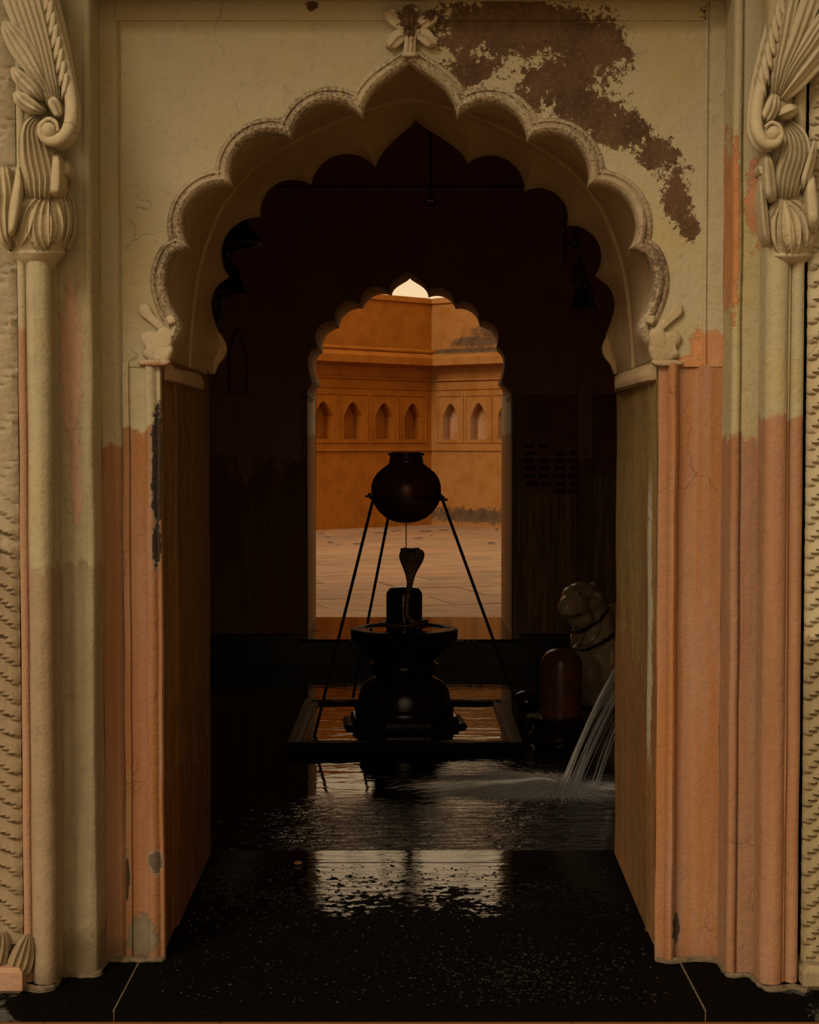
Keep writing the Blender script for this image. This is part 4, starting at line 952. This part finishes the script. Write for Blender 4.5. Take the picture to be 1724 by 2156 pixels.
mb = MB(); mb.tube([P(1246, 1250, 3.84), P(1253, 1251, 3.82), P(1262, 1254, 3.82), P(1271, 1263, 3.85)], [.010, .016, .014, .004], 10, flat=.5); mb.build('ear', M_MARBLE, nd)
for x in (1222, 1246):
    mb = MB(); mb.tube([P(x, 1238, 3.90), P(x + 2, 1230, 3.90), P(x + 3, 1225, 3.91)], [.016, .012, .005], 10); mb.build('horn', M_MARBLE, nd)
def garland(pts, r, nm, mat_, step):
    c = [Vector(q) for q in cat([tuple(P(*q)) for q in pts], 24)]; mb = MB(); acc = 0; last = c[0]
    for p in c:
        if (p - last).length >= step or p is c[0]:
            mb.ell(p + Vector((R.uniform(-1, 1), R.uniform(-1, 1), R.uniform(-1, 1))) * r * .3, (r, r, r * R.uniform(.8, 1.2)), 7, 5); last = p
    mb.build(nm, mat_, nd)
garland([(1194, 1322, 3.88), (1200, 1330, 3.845), (1222, 1329, 3.828), (1245, 1318, 3.825), (1268, 1300, 3.85), (1278, 1284, 3.90)], .0085, 'garland', M_GARL, .013)
garland([(1199, 1362, 3.86), (1210, 1369, 3.835), (1235, 1367, 3.82), (1262, 1355, 3.815), (1290, 1338, 3.84), (1312, 1320, 3.90)], .0095, 'garland', M_GARL, .014)
mb = MB()
for l in (((1199, 1323, 3.85), (1225, 1320, 3.825), (1248, 1306, 3.84), (1262, 1278, 3.92)), ((1217, 1364, 3.825), (1230, 1338, 3.815), (1242, 1312, 3.825), (1258, 1290, 3.88)), ((1214, 1358, 3.825), (1240, 1356, 3.812), (1262, 1330, 3.835), (1268, 1290, 3.92))):
    mb.tube([Vector(q) for q in cat([tuple(P(*q)) for q in l], 8)], .0018, 5)
mb.build('neck_thread', M_THREAD, nd)

# ------------------------------------------------------------------ falling water and splash
rj = random.Random(3); mb = MB()
def strand(x0, y0, x1, y1, r, Y0, n=12, sag=.02):
    a = P(x0, y0, Y0); b = GZ(x1, y1, ZW); pts = []
    for k in range(n + 1):
        t = k / n; p = a.lerp(b, t); p.z += 4 * .045 * t * (1 - t); pts.append(p)
    mb.tube(pts, [r * (.7 + .6 * k / n) for k in range(n + 1)], 5, cap=False)
for k in range(34):
    t = rj.random(); strand(1330 + rj.uniform(-6, 14) + 20 * t, 1352 + 62 * t + rj.uniform(-6, 6), 1178 + 42 * t + rj.uniform(-7, 7), 1655 + rj.uniform(-10, 8), rj.uniform(.0010, .0028), 2.36)
strand(1330, 1356, 1190, 1640, .0030, 2.36); strand(1330, 1357, 1196, 1644, .0026, 2.36)
for k in range(12): strand(1335 + rj.uniform(-4, 4), 1470 + rj.uniform(-8, 8), 1252 + rj.uniform(-8, 8), 1655 + rj.uniform(-8, 8), rj.uniform(.0008, .002), 2.36)
o = mb.build('falling_water', M_JET, None); tag(o, 'thin silvery stream of water falling from beside the right jamb', 'water', kind='stuff')
wp = P(1340, 1378, 2.36)
o = thing('water_pipe', (1.2, 2.36, wp.z), 'dark iron pipe reaching from the side wall, mouth pouring the falling water', 'pipe')
m_ = MB(); m_.tube([(1.5, 2.36, wp.z + .03), (1.1, 2.36, wp.z + .03), (.90, 2.36, wp.z + .025), (wp.x + .012, 2.36, wp.z)], .045, 16); m_.build('tube', M_IRON, o)
mb = MB(); c0 = GZ(1180, 1655, ZW)
def wisp(p, v, r, n=5, g0=.9):
    pts = []
    for k in range(n + 1):
        t = k / n; q = p + v * t; q.z = max(ZW + .001, p.z + v.z * t - g0 * v.length * t * t * .8); pts.append(q)
    mb.tube(pts, [r * (1 - .75 * k / n) for k in range(n + 1)], 3, cap=False)
for k in range(9000):
    a = rj.gauss(PI, .85); rr = abs(rj.gauss(0, .13)); ln = rj.uniform(.05, .20) * (1.25 - min(.9, rr * 2.2))
    p = c0 + Vector((rr * math.cos(a) * 1.35, rr * math.sin(a) * .8, rj.uniform(.001, .012)))
    b_ = a + rj.gauss(0, .16)
    d = Vector((math.cos(b_), .85 * math.sin(b_), rj.uniform(.05, .55) * max(.1, 1 - rr * 4)))
    wisp(p, d * ln, rj.uniform(.0005, .0015))
for k in range(1200):
    a = rj.uniform(-1.1, 1.1); p = c0 + Vector((.03 + rj.random() * .10, rj.uniform(-.05, .05), .003)); wisp(p, Vector((math.cos(a), math.sin(a) * .6, rj.uniform(.05, .35))) * rj.uniform(.04, .13), rj.uniform(.0005, .0012))
for k in range(700):
    p = c0 + Vector((rj.gauss(-.02, .05), rj.gauss(0, .035), .002)); wisp(p, Vector((rj.gauss(-.2, .35), rj.gauss(0, .3), rj.uniform(.5, 1.2))) * rj.uniform(.03, .10), rj.uniform(.0005, .0012))
o = mb.build('water_splash', M_SPRAY, None); tag(o, 'fan of fine white spray where the falling water strikes the pool', 'splash', kind='stuff')
# droplets standing on the threshold
mb = MB(); rd = random.Random(11)
for k in range(1500):
    x = rd.uniform(-.52, .52); y = rd.uniform(-.26, .78)
    if rd.random() < .35: x, y = .22 + rd.gauss(0, .11), -.10 + rd.gauss(0, .12)
    if abs(x) > .55 or not (-.29 < y < .8): continue
    r = rd.uniform(.0012, .0036) * (1 if rd.random() < .9 else 1.5); n_ = 7
    rows = [[(x + r * a * math.cos(b), y + r * a * math.sin(b), h * r) for b in (2 * PI * q / n_ for q in range(n_))] for a, h in ((1, 0), (.8, .38), (.35, .55))]
    mb.grid(rows, cu=True); mb.poly(rows[-1])
o = mb.build('water_droplets', simple('clear_droplet', (.01, .009, .008), .04, bump=0), None); tag(o, 'scattered water beads on the black threshold slab', 'droplets', kind='stuff')

# ------------------------------------------------------------------ bells, chains and ropes hanging in the room
def bell(name, px, py, rpx, Y, tilt, label, drop=1.25, rope_to=2.9, clap=True):
    k = (Y + 3.4) / F; r = rpx * k; c = P(px, py, Y)
    o = thing(name, c, label, 'bell', 'temple bells hung inside the arch'); rot = Matrix.Rotation(tilt, 4, 'Y')
    m = MB(); m.lathe([(r * .86, .0), (r, 0), (r * 1.0, r * .06), (r * .86, r * .24), (r * .70, r * .55), (r * .62, r * .9), (r * .55, r * drop), (r * .40, r * (drop + .18)), (r * .15, r * (drop + .26))], (0, 0), 40, cap=False)
    m.v = [c + (rot @ v) for v in m.v]; dome_ = m.build('dome', M_BELL, o)
    m = MB(); m.lathe([(r * .64, r * .78), (r * .68, r * .82), (r * .64, r * .87)], (0, 0), 40, cap=False); m.v = [c + (rot @ v) for v in m.v]; m.build('band', M_BELL, dome_)
    m = MB(); m.tube([Vector((0, 0, r * drop)), Vector((0, 0, -r * .1))], r * .05, 6); m.ell((0, 0, -r * .2), (r * .16, r * .16, r * .2), 10, 8); m.v = [c + (rot @ v) for v in m.v]; m.build('clapper', M_BELL, o)
    m = MB(); top = c + (rot @ Vector((0, 0, r * (drop + .2)))); m.tube([top, top + Vector((0, 0, r * .3)), Vector((top.x, top.y, rope_to))], r * .06, 6); m.ell(top + Vector((0, 0, r * .18)), (r * .16, r * .16, r * .2), 10, 8); m.build('hanger', M_IRON, o)
    return o
bell('temple_bell', 478, 520, 74, 1.55, -.10, 'large dark bell hung high behind the arch above a smaller bell', rope_to=3.1)
bell('temple_bell', 483, 615, 38, 2.0, .0, 'small dark bell hung just below the large bell', rope_to=3.1)
b3 = bell('temple_bell', 1227, 648, 28, 1.9, -.06, 'small dark bell with a cloth strip, hung beside chains', rope_to=3.1)
k3 = (1.9 + 3.4) / F
mb = MB(); mb.tube([P(1219, 540, 1.86), P(1226, 570, 1.86), P(1238, 600, 1.855), P(1247, 640, 1.85), P(1255, 655, 1.85)], [.012, .014, .012, .008, .004], 8, flat=.4); mb.build('cloth_strip', M_CLOTH, b3)
mb = MB(); mb.ell(P(1218, 570, 1.88), (.022, .02, .035), 12, 9); mb.ell(P(1216, 590, 1.88), (.024, .02, .02), 12, 9); mb.build('flower_tuft', M_CLOTH, b3)
def chain(px, y0, y1, Y, label, lpx=14):
    a = P(px, y0, Y); b = P(px, y1, Y); o = thing('chain', b, label, 'chain', 'chains hung inside the arch'); k = (Y + 3.4) / F
    n_ = int((y1 - y0) / (lpx * .72)); m = MB(); pts = []
    for q in range(17): t = 2 * PI * q / 16; pts.append(Vector((lpx * k * .28 * math.sin(t), 0, lpx * k * .5 * math.cos(t))))
    m.tube(pts, lpx * k * .085, 6, cap=False); first = m.build('link', M_IRON, o); off = wloc(o)
    for v in first.data.vertices: v.co += off
    for i in range(n_):
        l_ = first if i == 0 else bpy.data.objects.new('link', first.data)
        if i: COL.objects.link(l_); l_.parent = o
        l_.location = (0, 0, (a.z - b.z) * (i + .5) / n_); l_.rotation_euler = (0, 0, (PI / 2 if i % 2 else 0) + .4)
chain(1190, 300, 556, 1.9, 'free hanging iron chain left of the cloth-strip bell', 14)
chain(1215, 300, 520, 1.95, 'iron chain carrying the round disc beside the cloth-strip bell', 14)
o = thing('round_disc', P(1207, 523, 1.9), 'small round brass disc hung between the two chains', 'disc')
mb = MB(); c = P(1207, 513, 1.9)
rows = [[c + Vector((r_ * math.cos(t), y, r_ * math.sin(t))) for t in (2 * PI * q / 24 for q in range(24))] for r_, y in ((.004, -.008), (.012, -.008), (.0165, -.004), (.0165, .004), (.012, .008), (.004, .008))]
mb.grid(rows, cu=True, cv=True); mb.build('disc', M_BELL, o)
mb = MB(); mb.tube([c + Vector((0, 0, .016)), P(1207, 480, 1.9), P(1210, 300, 1.9)], .003, 6); mb.build('hook', M_IRON, o)
o = thing('hanging_rod', P(906, 430, 3.3), 'thin dark rod hanging from the ceiling, ending in a hook', 'rod')
mb = MB(); a = P(908, 150, 3.3); b = P(906, 418, 3.3); mb.tube([Vector((a.x, a.y, 3.1)), a, b], .006, 8); mb.build('rod', M_IRON, o)
mb = MB(); c = P(906, 420, 3.3); mb.tube([c + Vector((.022 * math.sin(t), 0, -.012 + .016 * math.cos(t))) for t in [PI * 1.7 * q / 12 for q in range(13)]], .006, 7); mb.box(c.x - .018, c.x + .018, c.y - .012, c.y + .012, c.z - .004, c.z + .008, .003); mb.build('hook', M_IRON, o)
# dark garland scraps at the left inside the arch
o = thing('dry_garland', P(462, 690, 1.2), 'dry dark leaf garland dangling by the left scallops', 'garland')
mb = MB(); rg = random.Random(5)
for k in range(26):
    t = k / 25; p = P(458 + rg.uniform(-6, 8), 620 + 62 * t, 1.15); mb.ell(p, (.012, .006, .016), 6, 5, Matrix.Rotation(rg.uniform(-1, 1), 3, 'Y'))
mb.tube([P(452, 560, .93), P(455, 600, 1.0), P(458, 640, 1.1), P(459, 685, 1.15)], .002, 5); mb.build('leaves', M_CLOTH, o)

# ------------------------------------------------------------------ fallen leaves, pebble, twig
def scrap(name, p, r, mat_, label, cat_, rot, group=None):
    mb = MB(); rows = []
    for i in range(7):
        t = i / 6; wd = r * .42 * math.sin(PI * min(.97, max(.03, t))) ** .8
        rows.append([Vector((-r + 2 * r * t, wd * u, .002 + r * .07 * u * u + r * .05 * math.sin(t * 3))) for u in (-1, -.5, 0, .5, 1)])
    rows2 = [[q + Vector((0, 0, .0015)) for q in rw] for rw in rows]
    mb.grid(rows); mb.grid(rows2)
    m_ = Matrix.Rotation(rot, 3, 'Z'); mb.v = [p + m_ @ v for v in mb.v]
    return tag(mb.build(name, mat_, None, origin=p), label, cat_, group)
def cg(px, py): return GZ(px, py, ZC + .004)
scrap('fallen_leaf', cg(802, 1123), .085, M_LEAFG, 'largest bright green fallen leaf on the courtyard floor', 'leaf', .2)
scrap('fallen_leaf', cg(764, 1123), .05, M_LEAFG, 'small green fallen leaf on courtyard floor near the tripod legs', 'leaf', .8)
for q, (x, y) in enumerate(((676, 1124), (695, 1142), (755, 1146), (839, 1117), (828, 1119), (896, 1119), (908, 1128), (934, 1117), (1035, 1144), (690, 1131), (880, 1134), (1045, 1115))):
    scrap('fallen_leaf', cg(x, y), .045 + .03 * (q % 3) / 2, M_LEAFB, 'dry brown leaf scrap lying on the courtyard flagstones', 'leaf', q * 1.3, 'dry leaves on the courtyard floor')
p = GZ(627, 1820, .001); mb = MB(); mb.ell(p + Vector((0, 0, .004)), (.012, .010, .005), 12, 8); o = mb.build('pebble', simple('tan_pebble', (.33, .20, .11), .7), None); tag(o, 'small tan pebble on the wet black threshold', 'pebble')
scrap('yellow_petal', GZ(664, 1325, zt2 + .001), .022, M_PETAL, 'yellow petal on the far wet threshold beside the jamb', 'petal', .3)
a = GZ(283, 2016, .004); b = GZ(312, 2014, .004); mb = MB(); mb.tube([a, a.lerp(b, .4) + Vector((0, 0, .004)), b + Vector((0, 0, .003))], [.003, .005, .003], 7); o = mb.build('plastic_stub', M_TWIG, None); tag(o, 'short yellow-green stub lying at the foot of the left jamb', 'stub')
